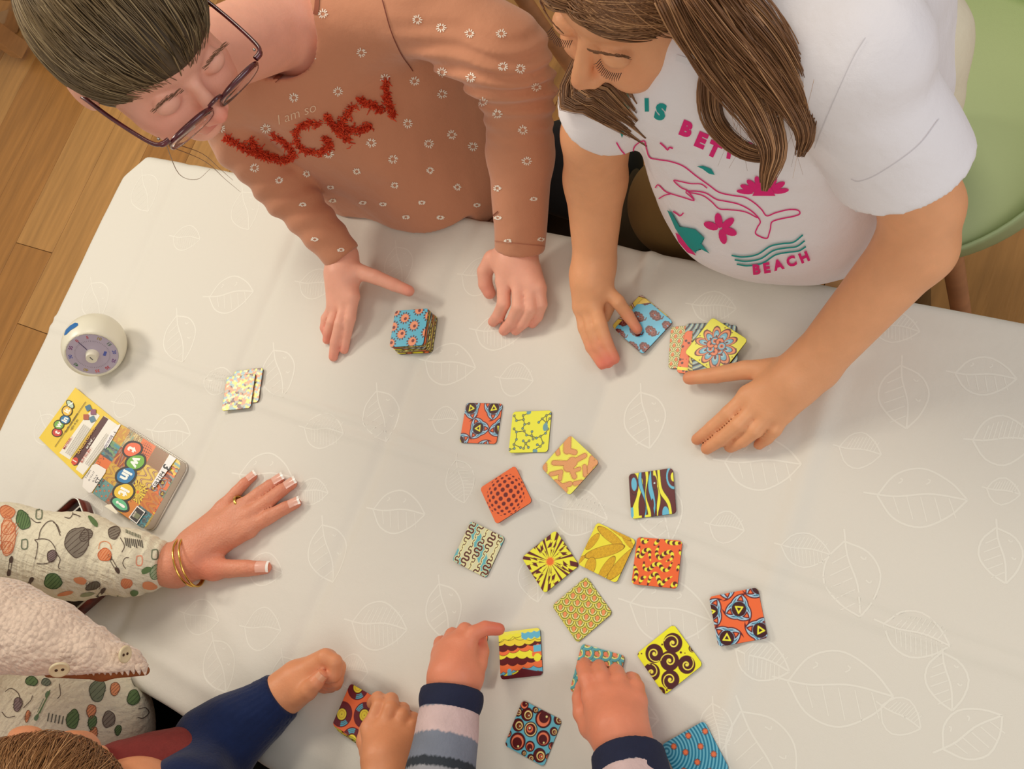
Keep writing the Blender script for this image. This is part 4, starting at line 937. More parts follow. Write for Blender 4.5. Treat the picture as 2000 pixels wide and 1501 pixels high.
def lock(guide, n, seed, cols, pts=22, sr=.0008, taper=.25, wave=.0):
    """a lock of long hair around a guide line: (x, y, z, radius) per knot"""
    rs_ = np.random.RandomState(seed); g = np.array([list(W(x, y, z)) + [r] for x, y, z, r in guide]); q = spline(g, pts); t = np.gradient(q[:, :3], axis=0); t /= np.linalg.norm(t, axis=1)[:, None]
    a = np.cross(t, IT); a /= np.linalg.norm(a, axis=1)[:, None]; b_ = np.cross(t, a); P, R_, C_ = [], [], []
    for i in range(n):
        ph, rho = rs_.rand() * 6.283, math.sqrt(rs_.rand()); tw = rs_.randn() * .5; f = np.linspace(0, 1, pts); an = ph + tw * f
        rr = q[:, 3] * rho * (1 + .15 * np.sin(f * 7 + rs_.rand() * 6)); w = wave * np.sin(f * 5 + rs_.rand() * 1.5)
        p = q[:, :3] + a * (rr * np.cos(an) + w)[:, None] + b_ * (rr * np.sin(an) * .6)[:, None]; m = pts - int(rs_.rand() * pts * taper); k_ = rs_.rand()
        P.append(p[:m]); R_.append(np.linspace(1, .45, m) * sr * (.7 + .7 * rs_.rand())); C_.append(lin(cols[0]) * (1 - k_) + lin(cols[1]) * k_ if rs_.rand() < .85 else lin(cols[2]))
    return P, R_, C_
m_hair = mat('hair', rough=0.42, spec=0.45, vcol=True); m_dark = mat('dark_trousers', L4((16, 16, 20)), 0.85, noise=(40, .15))
def hair_cap(name, c, A, s, hl, parent, color, grow=1.035, zmin=-.055):
    m = mat(name + '_base', L4(color), 0.6, noise=(160, .25))
    def f(P):
        q = (P - c) @ A / s; d = Ell(CRC, CRR * grow)(q); d = np.minimum(d, Ell(CRC + np.array([0, -.012, -.03]), np.array([.070, .078, .075]) * grow)(q)); d = smin(d, Ell((0, .034, .045), np.array([.056, .049, .047]) * grow)(q), .004); d = smax(d, hl(q), .006); return smax(d, zmin - q[:, 2], .006) * s
    return sdf_obj(name, f, c - .13 * s, c + .13 * s, .003, m, parent)[0]
m_nail = mat('fingernail', L4((236, 180, 160)), 0.2, spec=0.6, coat=.4); m_nailtip = mat('nail_tip', L4((250, 246, 238)), 0.2, coat=.4)

TABLE_CUT = (TX0 - .01, TX1, TY0, TY1)
def above_table(P, gap=.0025):
    """positive inside the table slab, used to keep cloth and skin out of it"""
    d = np.stack([TX0 - P[:, 0], P[:, 0] - TX1, TY0 - .003 - P[:, 1], P[:, 1] - TY1 - .003, P[:, 2] - (TZ + gap + zc(P[:, 0], P[:, 1])), (TZ - .26) - P[:, 2]], 0)
    return np.max(d, 0)
def cut_table(f, gap=.0025):
    return lambda P: smax(f(P), -above_table(P, gap), .004)

# ================= girl in the brown sweater
g1 = empty('person', tuple(W(760, 200, 0) * [1, 1, 0])); tag(g1, 'child with glasses and tied-back hair in a brown daisy sweater leaning over the table', 'person')
def img_axes(m):
    a = RF @ np.array(m, float); q, r = np.linalg.qr(a); return q * np.sign(np.diag(r))
A1 = img_axes([[.639, .748, -.179], [.730, -.517, .447], [-.241, .416, .877]]); s1 = 1.0; c1 = np.array([-.9128, .3373, TZ + .5397]); gl = c1 + A1[:, 1] * .11; r8 = math.radians(-13); A1 = A1 @ np.array([[1, 0, 0], [0, math.cos(r8), -math.sin(r8)], [0, math.sin(r8), math.cos(r8)]]); c1 = gl - A1[:, 1] * .11; H1 = head_sdf(c1, A1, s1); L1 = loc(c1, A1, s1)
fR = [[(690, 580, .040), (684, 622, .030), (677, 652, .018), (672, 683, .008)], [(676, 590, .036), (664, 632, .030), (655, 668, .018), (651, 697, .007)], [(662, 594, .030), (648, 628, .024), (641, 650, .014), (638, 664, .008)], [(652, 596, .028), (636, 622, .020), (633, 640, .014), (637, 652, .010)]]
thR = [(694, 528, .046), (734, 541, .042), (770, 556, .034), (799, 568, .028)]
pR = [C((668, 500, .050), (672, 535, .046), .022, .021, flat=None), C((672, 535, .046), (688, 578, .040), .019, .0115), C((668, 535, .046), (675, 588, .036), .019, .0115), C((662, 535, .044), (660, 594, .030), .018, .011), C((658, 535, .042), (651, 596, .028), .016, .010), C((672, 520, .048), (696, 532, .046), .018, .012)]
hR = Hand(pR, [chain(fR[0], (.0085, .0082, .0075, .0066)), chain(fR[1], (.009, .0085, .008, .007)), chain(fR[2], (.0085, .008, .0072, .0064)), chain(fR[3], (.0078, .0072, .0064, .0058)), chain(thR, (.0125, .0105, .0094, .0080))], .004)
fL = [[(984, 548, .046), (984, 592, .038), (974, 616, .022), (963, 628, .008)], [(1012, 548, .048), (1013, 598, .040), (1000, 628, .022), (984, 645, .008)], [(1035, 552, .046), (1037, 602, .036), (1022, 630, .020), (1007, 645, .009)], [(1053, 562, .040), (1058, 594, .030), (1050, 618, .018), (1040, 632, .010)]]
thL = [(962, 505, .040), (947, 530, .030), (948, 555, .020), (956, 572, .012)]
pL = [C((1013, 478, .050), (1005, 510, .050), .023, .024), C((1000, 505, .050), (985, 548, .044), .020, .0125), C((1005, 505, .050), (1012, 548, .046), .020, .0125), C((1015, 505, .048), (1035, 552, .044), .019, .012), C((1022, 508, .044), (1052, 562, .038), .018, .011), C((985, 500, .044), (962, 508, .038), .017, .0115), C((990, 520, .036), (1030, 540, .034), .018, .016)]
hL = Hand(pL, [chain(fL[0], (.0098, .0092, .0086, .0074)), chain(fL[1], (.0096, .0090, .0084, .0074)), chain(fL[2], (.0088, .0084, .0078, .007)), chain(fL[3], (.0084, .0078, .0072, .0064)), chain(thL, (.0125, .0108, .0098, .0088))], .004)
neck_b = W(575, 40, .34)
armR = [C((430, 150, .31), (480, 270, .21), .034, .030), C((480, 270, .21), (560, 370, .13), .030, .026), C((560, 370, .13), (668, 500, .050), .026, .0215)]
armL = [C((820, 10, .325), (985, 112, .28), .034, .032), C((985, 112, .28), (1018, 300, .14), .032, .028), C((1018, 300, .14), (1013, 478, .050), .028, .023)]
tor = [Cone(L1(0, -.025, -.03), L1(0, -.035, -.09), .042, .040), Cone(L1(0, -.035, -.09), neck_b, .040, .052), Cone(neck_b, W(700, 120, .22), .06, .085), C((700, 120, .22), (860, 300, .02), .085, .085), C((560, 60, .33), (440, 150, .32), .045, .040), C((600, 40, .33), (820, 10, .33), .045, .040)]
B1 = Blend([H1, hR, hL] + armR + armL + tor, .012)
sp = [(L1(sx * .036, .066, -.026), .022, (232, 118, 104), .45) for sx in (-1, 1)] + [(L1(0, .108, -.024), .014, (226, 104, 86), .55), (L1(0, .090, -.055), .014, (200, 88, 84), .7)] + tips(fR) + tips([thR], .012) + tips(fL) + tips([thL], .012)
m_skin1 = skin_mat('skin_fair_pink', SK1)
lo1, hi1 = bounds([H1, hR, hL] + armL + armR + tor, .012)
body1, _, _ = sdf_obj('body', B1, lo1, hi1, .0024, m_skin1, g1, skin_col(SK1, sp))
# sweater
sh = [C((640, 90, .26), (860, 330, -.01), .105, .110), C((760, 20, .26), (905, 270, -.02), .095, .110), C((560, 130, .27), (730, 330, -.02), .085, .100), C((560, 60, .325), (430, 160, .31), .052, .050), C((600, 30, .33), (830, 10, .325), .055, .056), C((860, 310, -.01), (900, 330, -.16), .12, .12)]
slL = [C((830, 10, .325), (980, 108, .285), .056, .052), C((980, 108, .285), (1010, 172, .23), .050, .044), C((1010, 172, .23), (1018, 300, .14), .043, .041), C((1018, 300, .14), (1014, 486, .052), .041, .0335)]
slR = [C((430, 150, .31), (480, 270, .21), .052, .047), C((480, 270, .21), (560, 370, .13), .046, .038), C((560, 370, .13), (672, 502, .052), .037, .0275)]
S1, SL, SR = Blend(sh, .05), Blend(slL, .015), Blend(slR, .015)
cuL, cuLn = W(1014, 486, .052), W(1014, 486, .052) - W(1018, 300, .14); cuLn /= np.linalg.norm(cuLn); cuR, cuRn = W(672, 502, .052), W(672, 502, .052) - W(560, 370, .13); cuRn /= np.linalg.norm(cuRn)
elb = W(1010, 150, .24); axl = cuLn
def sweater(P):
    R_ = np.sqrt(((P - P.mean(0)) ** 2).sum(1).max()); c = P.mean(0)
    a = S1(P, c, R_) + .0022 * wob(P, 26, 3) + .0010 * wob(P, 70, 4)
    t = (P - elb) @ axl; fold = np.exp(-(t / .055) ** 2) * .0040 * np.sin(t * 300 + 2.5 * wob(P, 26, 7)) + .0012 * wob(P, 60, 5)
    l = SL(P, c, R_) + fold; l = smax(l, (P - cuL) @ cuLn - .001, .003)
    u = (P - W(560, 370, .13)) @ cuRn; r = SR(P, c, R_) + .0022 * np.sin(u * 190 + 2.5 * wob(P, 30, 8)) * np.exp(-(u / .11) ** 2) + .001 * wob(P, 60, 6); r = smax(r, (P - cuR) @ cuRn - .001, .003)
    d = smin(smin(a, l, .012), r, .012)
    q = Cone(L1(0, -.03, -.05), neck_b + (neck_b - L1(0, -.03, -.05)) * .15, .054, .066)(P); return smax(smax(d, -q, .004), -above_table(P), .004)
m_sweat = mat('brown_cotton', L4((202, 140, 108)), 0.78, spec=0.2, sheen=0.25, noise=(9, .05), bump=[('noise', 55, .0012), ('noise', 900, .00015)])
lo, hi = bounds(sh[:5] + slL + slR, .015); lo[2] = TZ - .16
sw1, Ps, Fs_ = sdf_obj('sweater', sweater, lo, hi, .0032, m_sweat, g1); bv1 = bvh_of(Ps, Fs_)
# white daisies
m_thread = mat('thread', rough=0.8, vcol=True)
dz = [(631, 27), (706, 102), (607, 113), (660, 178), (574, 190), (815, 38), (862, 54), (918, 66), (979, 66), (982, 130), (1016, 134), (920, 151), (864, 141), (809, 158), (863, 183), (944, 199), (796, 241), (882, 263), (923, 286), (837, 280), (725, 278), (767, 310), (697, 334), (642, 300), (519, 250), (840, 332), (771, 361), (893, 365), (824, 395), (931, 400), (599, 339), (646, 365), (650, 391), (709, 395), (748, 398), (793, 423), (860, 424), (1021, 253), (1029, 314), (1042, 388), (972, 367), (992, 470), (1056, 467), (973, 425), (972, 222), (545, 352), (591, 399), (615, 467), (666, 488), (1047, 170), (752, 152), (430, 250), (497, 327), (581, 14 + 0)]
Pd = Print(bv1, .0007)
for i, (x, y) in enumerate(dz):
    r0 = random.Random(i); k_ = .75 if y > 330 else 1.0
    for j in range(11):
        a = j * 2 * math.pi / 11 + r0.uniform(-.12, .12); r_a, r_b = 4.2 * k_, (10.0 + r0.uniform(-1.5, 1)) * k_; q = (.55 if (y > 380 or x in (646, 650, 709)) else .92)
        Pd.n = 0; Pd.add(ribbon2([(x + r_a * math.cos(a), y + q * r_a * math.sin(a)), (x + r_b * math.cos(a), y + q * r_b * math.sin(a))], 2.1, 2.5), (246, 238, 224))
Pd.n = 0
Pd.add(text2('I am so', 27, -20, 578, 222, -.012, shear=.25, sx=1.02), (236, 206, 176)); o = Pd.build('daisy_embroidery', m_thread, g1, 'stuff'); o.parent = sw1; o.matrix_parent_inverse = Matrix.Identity(4)
o.parent = sw1; o.matrix_parent_inverse = sw1.matrix_world.inverted()
# fluffy red letters
def tufts(name, strokes, seed, w=9.0):
    rs_ = np.random.RandomState(seed); P, R_, C_ = [], [], []
    for st in strokes:
        q = spline(np.array(st, float), max(8, int(np.linalg.norm(np.diff(np.array(st, float), axis=0), axis=1).sum() / 1.15))) if len(st) > 2 else np.linspace(st[0], st[1], int(np.hypot(st[1][0] - st[0][0], st[1][1] - st[0][1]) / 1.15))
        for x, y in q:
            for _ in range(5):
                x0, y0 = x + rs_.randn() * w * .30, y + rs_.randn() * w * .30; a = drop(bv1, x0, y0, .0004)
                if a is None: continue
                n_ = IT * .8 + rs_.randn(3) * .7; n_ /= np.linalg.norm(n_); l = .0035 + .0035 * rs_.rand(); b_ = a + n_ * l * .5 + rs_.randn(3) * .0012; c = a + n_ * l + rs_.randn(3) * .002
                P.append(np.array([a, b_, c])); R_.append(np.array([.0007, .0009, .0006])); k_ = rs_.rand(); C_.append(lin((214, 52, 20)) * (1 - k_) + lin((246, 96, 50)) * k_)
    return link(name, tubes(P, R_, C_, sides=3, name=name), m_thread, sw1)
m_thread2 = m_thread
letters = [[[(443, 268), (470, 284), (500, 300), (524, 309)]], [[(490, 272), (502, 292), (530, 308), (560, 311), (573, 301), (560, 281), (533, 263)]], [[(622, 243), (598, 242), (579, 258), (586, 286), (609, 297), (636, 293), (644, 279), (634, 271)]],
           [[(638, 226), (656, 250), (682, 276)], [(690, 209), (668, 238), (660, 250)], [(662, 250), (695, 254), (724, 247)]], [[(753, 156), (757, 195), (768, 226)], [(700, 197), (724, 204), (748, 216)]]]
for i, st in enumerate(letters):
    o = tufts('letter', st, i)
# collar band and seam
ring = []
for t in np.linspace(0, 1, 14):
    p = spline([(612, -20), (606, 30), (585, 80), (550, 125), (520, 152)], 14)
Pc = Print(bv1, .0012); Pc.add(ribbon2([(622, -20), (617, 30), (600, 82), (568, 128), (536, 158)], 9), (150, 84, 60)); Pc.add(ribbon2([(748, 0), (765, 60), (785, 105), (806, 138)], 2.0), (120, 60, 44)); Pc.add(ribbon2([(900, 452), (940, 440), (974, 412)], 2.2), (130, 70, 48)); Pc.add(ribbon2([(965, 470), (1062, 480)], 1.4), (180, 116, 90))
o = Pc.build('seams', m_thread, sw1, 'stuff')
# hair pulled back into a knot
hl1 = lambda q: .82 * q[:, 1] - .57 * q[:, 2] - .049 + .45 * q[:, 0] ** 2 / .07
HC1 = [(92, 74, 48), (122, 100, 68), (160, 138, 102)]
cap1 = hair_cap('hair', c1, A1, s1, hl1, g1, (78, 62, 42), 1.06)
knot = np.array([0, -.80, .42])
def st1(r):
    while True:
        d = np.array([r.uniform(-1, 1), r.uniform(-.9, 1), r.uniform(-.5, 1)]); d /= np.linalg.norm(d); p = CRC + d / math.sqrt(((d / CRR) ** 2).sum())
        g = .82 * p[1] - .57 * p[2] - .049 + .45 * p[0] ** 2 / .07
        if g < .004 and (g > -.005 or r.rand() < .42): return d
def tail1(p, r): return p + np.outer(np.linspace(.1, 1, 5), A1 @ (np.array([r.randn() * .016, -.045 + r.randn() * .012, .004 + r.randn() * .02])))
P_, R_, C_ = strands_on(c1, A1, s1, st1, lambda r: knot + r.randn(3) * .05, 3600, 5, 1.095, 15, .0006, HC1, tail=tail1, bend=.05)
for i in range(26):                                      # flyaway hairs
    pass
fly = [[(330, 285, .46), (400, 315, .36), (440, 350, .2), (470, 375, .12)], [(340, 280, .46), (395, 300, .40), (430, 330, .3), (455, 352, .22)], [(320, 270, .48), (350, 340, .30), (385, 350, .2), (410, 330, .2)]]
for g_ in fly: q = spline(np.array([W(*p) for p in g_]), 16); P_.append(q); R_.append(np.linspace(.0006, .0002, 16)); C_.append(lin((120, 84, 44)))
link('hair_strands', tubes(P_, R_, C_, 4, 'hair_strands'), m_hair, cap1)
for pz in [(.03, .083, .030), (-.03, .083, .030)]:        # eyebrows
    P_, R_, C_ = [], [], []; rs_ = np.random.RandomState(3)
    for i in range(60):
        u = (i / 60 - .5) * .034; a = np.array([pz[0] + u, pz[1] + .006 - abs(pz[0] + u) * .12, pz[2] - .006 - 9 * u * u + rs_.randn() * .0015]); b_ = a + np.array([.005 * np.sign(pz[0]), .001, .001]); P_.append(np.array([L1(*a), L1(*(a + b_) / 2) if False else L1(*((a + b_) / 2)), L1(*b_)])); R_.append(np.array([.0004, .0004, .0002])); C_.append(lin((130, 92, 66)))
    link('eyebrow', tubes(P_, R_, C_, 3), m_hair, g1)
# glasses: a thing worn by the child
gls = empty('eyeglasses', tuple(gl)); tag(gls, 'tortoiseshell glasses with thin burgundy rims worn by the child with tied-back hair', 'glasses')
m_frame = mat('tortoiseshell', L4((84, 26, 34)), 0.22, spec=0.6, coat=.5, noise=(90, .5)); m_lens = mat('lens', (0.96, 0.94, 0.97, 1), 0.03, trans=1.0, spec=.5); m_metal = mat('steel', L4((190, 184, 176)), .25, metal=1)
for sx in (-1, 1):
    cx, cz, rx, rz = sx * .0325, -.004, .0270, .0172; an = np.linspace(0, 2 * math.pi, 33)
    ring = np.array([L1(cx + rx * np.sign(math.cos(a)) * abs(math.cos(a)) ** .75, .1095 + .0065 * math.sin(a) - .05 * (cx + rx * math.cos(a)) ** 2 / .06, cz + rz * np.sign(math.sin(a)) * abs(math.sin(a)) ** .8) for a, sz_ in [(t, math.sin(t)) for t in an]])
    rr = np.array([.0011 + .0019 * max(0, math.sin(a)) for a in an]); rim = link('rim', tubes([ring], [rr], None, 8), m_frame, gls)
    bm = bmesh.new(); vs = [bm.verts.new(tuple(p)) for p in ring[:-1]]; bm.faces.new(vs); r = bmesh.ops.extrude_face_region(bm, geom=bm.faces[:]); bmesh.ops.translate(bm, verts=[v for v in r['geom'] if isinstance(v, bmesh.types.BMVert)], vec=tuple(A1[:, 1] * .0012))
    link('lens', bmmesh('lens', bm), m_lens, rim)
    tp = spline(np.array([L1(sx * .0585, .1095, .010), L1(sx * .0665, .1075, .010), L1(sx * .0720, .095, .009), L1(sx * .0765, .05, .008), L1(sx * .0775, .01, .006), L1(sx * .0765, -.012, -.008)]), 26)
    t = link('temple_arm', tubes([tp], [np.array([.0030] * 6 + [.0022] * 20)], None, 8), m_frame, gls)
    bm = bmesh.new(); bmesh.ops.create_uvsphere(bm, u_segments=10, v_segments=6, radius=.0016, matrix=Matrix.Translation(L1(sx * .0645, .1025, .012))); link('hinge', bmmesh('hinge', bm, True), m_metal, t)
br = spline(np.array([L1(-.0075, .1115, .008), L1(-.003, .1135, .012), L1(.003, .1135, .012), L1(.0075, .1115, .008)]), 10); link('bridge', tubes([br], [.0021], None, 8), m_frame, gls)
# trousers
def trousers(name, items, m, parent, vox=.007):
    f = Blend(items, .03); lo, hi = bounds(items, .02); g = lambda P: smax(f(P) + .002 * wob(P, 20, 2), -above_table(P, .0), .004); return sdf_obj(name, g, lo, hi, vox, m, parent)[0]
tx1 = W(900, 330, -.16); fl1 = lambda x, y: np.array([x, y, .05])
trousers('leggings', [Cone(tx1, tx1 + [.10, .02, -.02], .10, .10), Cone(tx1 + [-.06, .03, 0], fl1(tx1[0] - .08, tx1[1] + .10), .085, .04), Cone(tx1 + [.13, .0, 0], fl1(tx1[0] + .14, tx1[1] + .12), .085, .04), C((1030, 330, -.04), (1150, 330, -.10), .06, .075), C((1150, 330, -.10), (1160, 300, -.45), .075, .05)], m_dark, g1)

# ================= girl in the white T-shirt
g2 = empty('person', tuple(W(1480, 200, 0) * [1, 1, 0])); tag(g2, 'child with long loose brown hair in a white T-shirt with pink and teal print', 'person')
A2 = img_axes([[.794, -.492, -.357], [-.443, -.87, .215], [.416, .012, .909]]); A2 = A2 @ np.array([[math.cos(.2), -math.sin(.2), 0], [math.sin(.2), math.cos(.2), 0], [0, 0, 1]]); s2 = 1.07; c2 = np.array([-.4871, .552, TZ + .4187]) + IR * .016; H2 = head_sdf(c2, A2, s2); L2 = loc(c2, A2, s2)
f2R = [[(1176, 560, .052), (1206, 588, .040), (1226, 615, .022), (1245, 643, .010)], [(1160, 590, .046), (1172, 632, .038), (1184, 668, .026), (1200, 700, .014)], [(1147, 596, .042), (1156, 640, .034), (1168, 676, .024), (1188, 708, .014)], [(1134, 598, .036), (1141, 640, .028), (1155, 678, .020), (1176, 712, .014)]]
th2R = [(1176, 545, .040), (1186, 572, .030), (1188, 596, .020), (1180, 618, .014)]
p2R = [C((1161, 515, .060), (1158, 545, .056), .0255, .025), C((1160, 540, .056), (1176, 562, .050), .021, .0125), C((1156, 540, .056), (1160, 592, .045), .021, .0125), C((1150, 540, .053), (1147, 598, .041), .020, .012), C((1144, 540, .050), (1134, 600, .035), .018, .011)]
h2R = Hand(p2R, [chain(f2R[0], (.0098, .0090, .0080, .0068)), chain(f2R[1], (.0094, .0090, .0084, .0074)), chain(f2R[2], (.0092, .0088, .0082, .0072)), chain(f2R[3], (.0088, .0084, .0078, .0066)), chain(th2R, (.0115, .0105, .0095, .0085))], .004)
f2L = [[(1462, 770, .040), (1424, 806, .034), (1392, 834, .022), (1361, 858, .010)], [(1482, 790, .042), (1444, 828, .036), (1410, 856, .022), (1380, 876, .009)], [(1505, 802, .040), (1476, 840, .032), (1450, 860, .020), (1426, 873, .009)], [(1532, 806, .034), (1514, 838, .026), (1498, 855, .016), (1482, 868, .009)]]
th2L = [(1510, 722, .040), (1455, 722, .034), (1398, 732, .024), (1346, 738, .016)]
p2L = [C((1588, 712, .055), (1555, 738, .050), .029, .027), C((1550, 738, .050), (1462, 772, .039), .022, .0125), C((1550, 745, .050), (1484, 792, .041), .022, .0125), C((1555, 750, .048), (1507, 803, .038), .021, .012), C((1562, 755, .044), (1534, 806, .033), .019, .011), C((1560, 725, .046), (1505, 725, .038), .020, .014)]
h2L = Hand(p2L, [chain(f2L[0], (.0098, .0092, .0084, .0070)), chain(f2L[1], (.0098, .0092, .0084, .0072)), chain(f2L[2], (.0094, .0088, .008, .0070)), chain(f2L[3], (.0088, .0082, .0076, .0064)), chain(th2L, (.0135, .0112, .0098, .0082))], .005)
a2R = [C((1225, 130, .33), (1165, 262, .205), .040, .039), C((1165, 262, .205), (1163, 350, .135), .040, .0375), C((1163, 350, .135), (1161, 515, .060), .0375, .0260)]
a2L = [C((1700, 140, .36), (1800, 400, .195), .042, .0385), C((1800, 400, .195), (1790, 480, .155), .0385, .0385), C((1790, 480, .155), (1588, 712, .055), .0385, .0285)]
nb2 = W(1352, 30, .345)
t2 = [Cone(L2(0, -.025, -.03), L2(0, -.035, -.085), .047, .046), Cone(L2(0, -.035, -.085), nb2, .046, .055), Cone(nb2, W(1480, 200, .20), .05, .09), C((1480, 200, .22), (1540, 330, .05), .09, .09), C((1440, 100, .33), (1690, 135, .345), .045, .040), C((1380, 90, .35), (1240, 120, .33), .045, .040)]
B2_ = Blend([H2, h2R, h2L] + a2R + a2L + t2, .012)
sp2 = [(L2(sx * .036, .066, -.026), .022, (222, 122, 92), .30) for sx in (-1, 1)] + [(L2(0, .108, -.024), .012, (214, 124, 90), .35), (L2(0, .090, -.055), .014, (196, 92, 80), .6)] + tips(f2R, .014, (226, 110, 100), .6) + tips(f2L, .012, (200, 106, 70), .4) + tips([th2L], .014, (216, 104, 80), .4)
m_skin2 = skin_mat('skin_golden', SK2); lo2, hi2 = bounds([H2, h2R, h2L] + a2R + a2L + t2, .012)
body2, _, _ = sdf_obj('body', B2_, lo2, hi2, .0026, m_skin2, g2, skin_col(SK2, sp2))
# T-shirt
ts = [C((1420, 130, .27), (1490, 330, .10), .110, .125), C((1560, 110, .27), (1560, 330, .10), .115, .125), C((1600, 60, .30), (1620, 300, .08), .10, .12), C((1400, 70, .345), (1680, 110, .36), .056, .062), C((1390, 80, .345), (1240, 140, .32), .054, .050), C((1640, -40, .28), (1690, 120, .18), .10, .09)]
sv = [C((1640, 120, .355), (1770, 330, .25), .064, .0640)]; svR = [C((1260, 110, .33), (1185, 215, .245), .054, .056)]
TS, SV, SVR = Blend(ts, .05), Blend(sv, .01), Blend(svR, .01)
hc = W(1770, 318, .255); hn = W(1800, 400, .195) - W(1700, 140, .36); hn /= np.linalg.norm(hn)
hcR = W(1180, 215, .245); hnR = W(1165, 262, .205) - W(1225, 130, .33); hnR /= np.linalg.norm(hnR)
hem_p = W(1560, 420, .035); hem_n = np.array([.05, -.42, -.90]); hem_n /= np.linalg.norm(hem_n)
def tee(P):
    R_ = np.sqrt(((P - P.mean(0)) ** 2).sum(1).max()); c = P.mean(0)
    a = TS(P, c, R_) + .0042 * wob(P, 22, 11) + .0010 * wob(P, 60, 12); a = smax(a, (TZ + .012 + .010 * wob(P, 12, 9)) - P[:, 2], .006)
    v = SV(P, c, R_) + .0016 * wob(P, 40, 13); v = smax(v, (P - hc) @ hn, .002); ins = Cone(W(1640, 120, .355), W(1800, 400, .195), .056, .0575)(P); v = smax(v, -np.maximum(ins, (hc - P) @ hn - .03), .002)
    v2 = SVR(P, c, R_) + .001 * wob(P, 40, 14); v2 = smax(v2, (P - hcR) @ hnR, .002)
    d = smin(smin(a, v, .008), v2, .012); q = Cone(L2(0, -.03, -.05), nb2, .050, .058)(P); return smax(smax(d, -q, .004), -above_table(P, .006), .006)
m_tee = mat('white_cotton', L4((238, 234, 238)), 0.7, spec=0.2, sheen=0.2, bump=[('noise', 45, .0016), ('noise', 900, .00014)])
lo, hi = bounds(ts + sv + svR, .012); lo[2] = TZ - .01
tee_o, Ps, Fs_ = sdf_obj('t_shirt', tee, lo, hi, .0034, m_tee, g2); bv2 = bvh_of(Ps, Fs_)
PK, TL = (226, 30, 122), (14, 150, 146)
Pt_ = Print(bv2, .0006)
def pl(pts, w, c): Pt_.add(ribbon2(pts, w), c)
def pg(pts, c, st=6): Pt_.add(poly2(pts, st), c)
pl([(1263.5, 191), (1264, 217)], 8, TL); Pt_.add(text2('S', 40, 12, 1290, 219, .07), TL); Pt_.add(text2('B', 38, 21, 1340, 252, .07), PK); Pt_.add(text2('E', 38, 23, 1369, 274, .07), PK); Pt_.add(text2('T', 38, 25, 1395, 292, .07), PK); Pt_.add(text2('T', 36, 10, 1425, 296, .06), PK); Pt_.add(text2('ER', 36, 2, 1455, 292, .06), PK)
pg([(1218, 176), (1228, 176), (1230, 212), (1219, 212)], TL); pg([(1211, 254), (1222, 252), (1215, 268)], TL)
pl([(1246, 320), (1238, 305), (1237, 290), (1245, 280), (1259, 274), (1264, 290), (1270, 306), (1285, 310), (1310, 314), (1335, 323), (1360, 342), (1385, 360), (1405, 374), (1430, 380), (1455, 384), (1474, 395), (1488, 408), (1498, 420), (1515, 414), (1540, 408), (1558, 409), (1562, 416), (1550, 421), (1525, 426), (1508, 432), (1505, 445), (1502, 456), (1498, 464), (1486, 461), (1476, 454), (1480, 442), (1485, 430), (1470, 412), (1445, 398), (1420, 392), (1400, 388), (1380, 376), (1360, 372), (1340, 372)], 2.4, PK)
pl([(1480, 424), (1455, 412), (1425, 408), (1405, 406), (1390, 392), (1372, 380), (1345, 374)], 2.2, PK)
pl([(1340, 374), (1357, 390), (1335, 384), (1312, 377), (1300, 372), (1287, 360), (1281, 366)], 2.2, PK); pl([(1357, 389), (1345, 372), (1330, 364), (1317, 351), (1330, 353), (1350, 357), (1370, 358), (1382, 366)], 2.2, PK); pl([(1312, 377), (1300, 380), (1288, 387)], 2.2, PK)
pl([(1290, 277), (1298, 284), (1305, 291), (1308, 286), (1315, 288)], 3.0, PK); pg([(1362, 323), (1374, 322), (1390, 328), (1397, 340), (1385, 337), (1373, 328)], TL)
pl([(1316, 411), (1325, 417), (1330, 420), (1336, 414)], 2.6, PK); pl([(1204, 276), (1212, 290), (1222, 302)], 2.6, PK)
for a, l, w_ in ((-84, 27, 13), (-60, 28, 13), (-36, 30, 12), (-12, 30, 10), (-108, 27, 13), (-132, 28, 12), (-154, 30, 11), (-172, 32, 9)):
    ca, sa = math.cos(math.radians(a)), math.sin(math.radians(a)); cx, cy = 1492 + ca * l * 1.15, 376 + sa * l * .82; pg(blob2(cx, cy, l * .52, w_ * .5, math.degrees(math.atan2(sa * .8, ca)), 12), PK)
pg([(1470, 380), (1480, 360), (1505, 360), (1515, 380)], PK)
for a in (-100, -40, 20, 75, 200):
    ca, sa = math.cos(math.radians(a)), math.sin(math.radians(a)); pg(blob2(1408 + ca * 19, 444 + sa * 16, 15, 7.5, a, 12), PK)
for k_, (dy, dx) in enumerate(((0, 0), (14, 6), (28, 10))): pl([(1430 + dx, 496 + dy * .6), (1452 + dx, 499 + dy * .6), (1480 + dx, 494 + dy * .6), (1505 + dx, 478 + dy * .6), (1528 + dx, 473 + dy * .6), (1550 + dx, 470 + dy * .6), (1568 + dx * .6, 456 + dy * .8)], 3.0, TL)
for ch, x, y, a in (('B', 1478, 524, -4), ('E', 1498, 521, -8), ('A', 1521, 515, -14), ('C', 1546, 508, -18), ('H', 1571, 500, -22)): Pt_.add(text2(ch, 26, a, x, y, .05), PK)
pg([(1306, 408), (1314, 412), (1330, 440), (1345, 442), (1360, 445), (1378, 462), (1362, 458), (1356, 468), (1372, 474), (1388, 492), (1372, 484), (1355, 474), (1362, 488), (1362, 492), (1346, 478), (1334, 462), (1322, 444)], TL); pg([(1322, 452), (1330, 456), (1346, 478), (1362, 496), (1345, 490), (1328, 470)], PK)
Pt_.build('shirt_print', m_thread, tee_o, 'stuff')
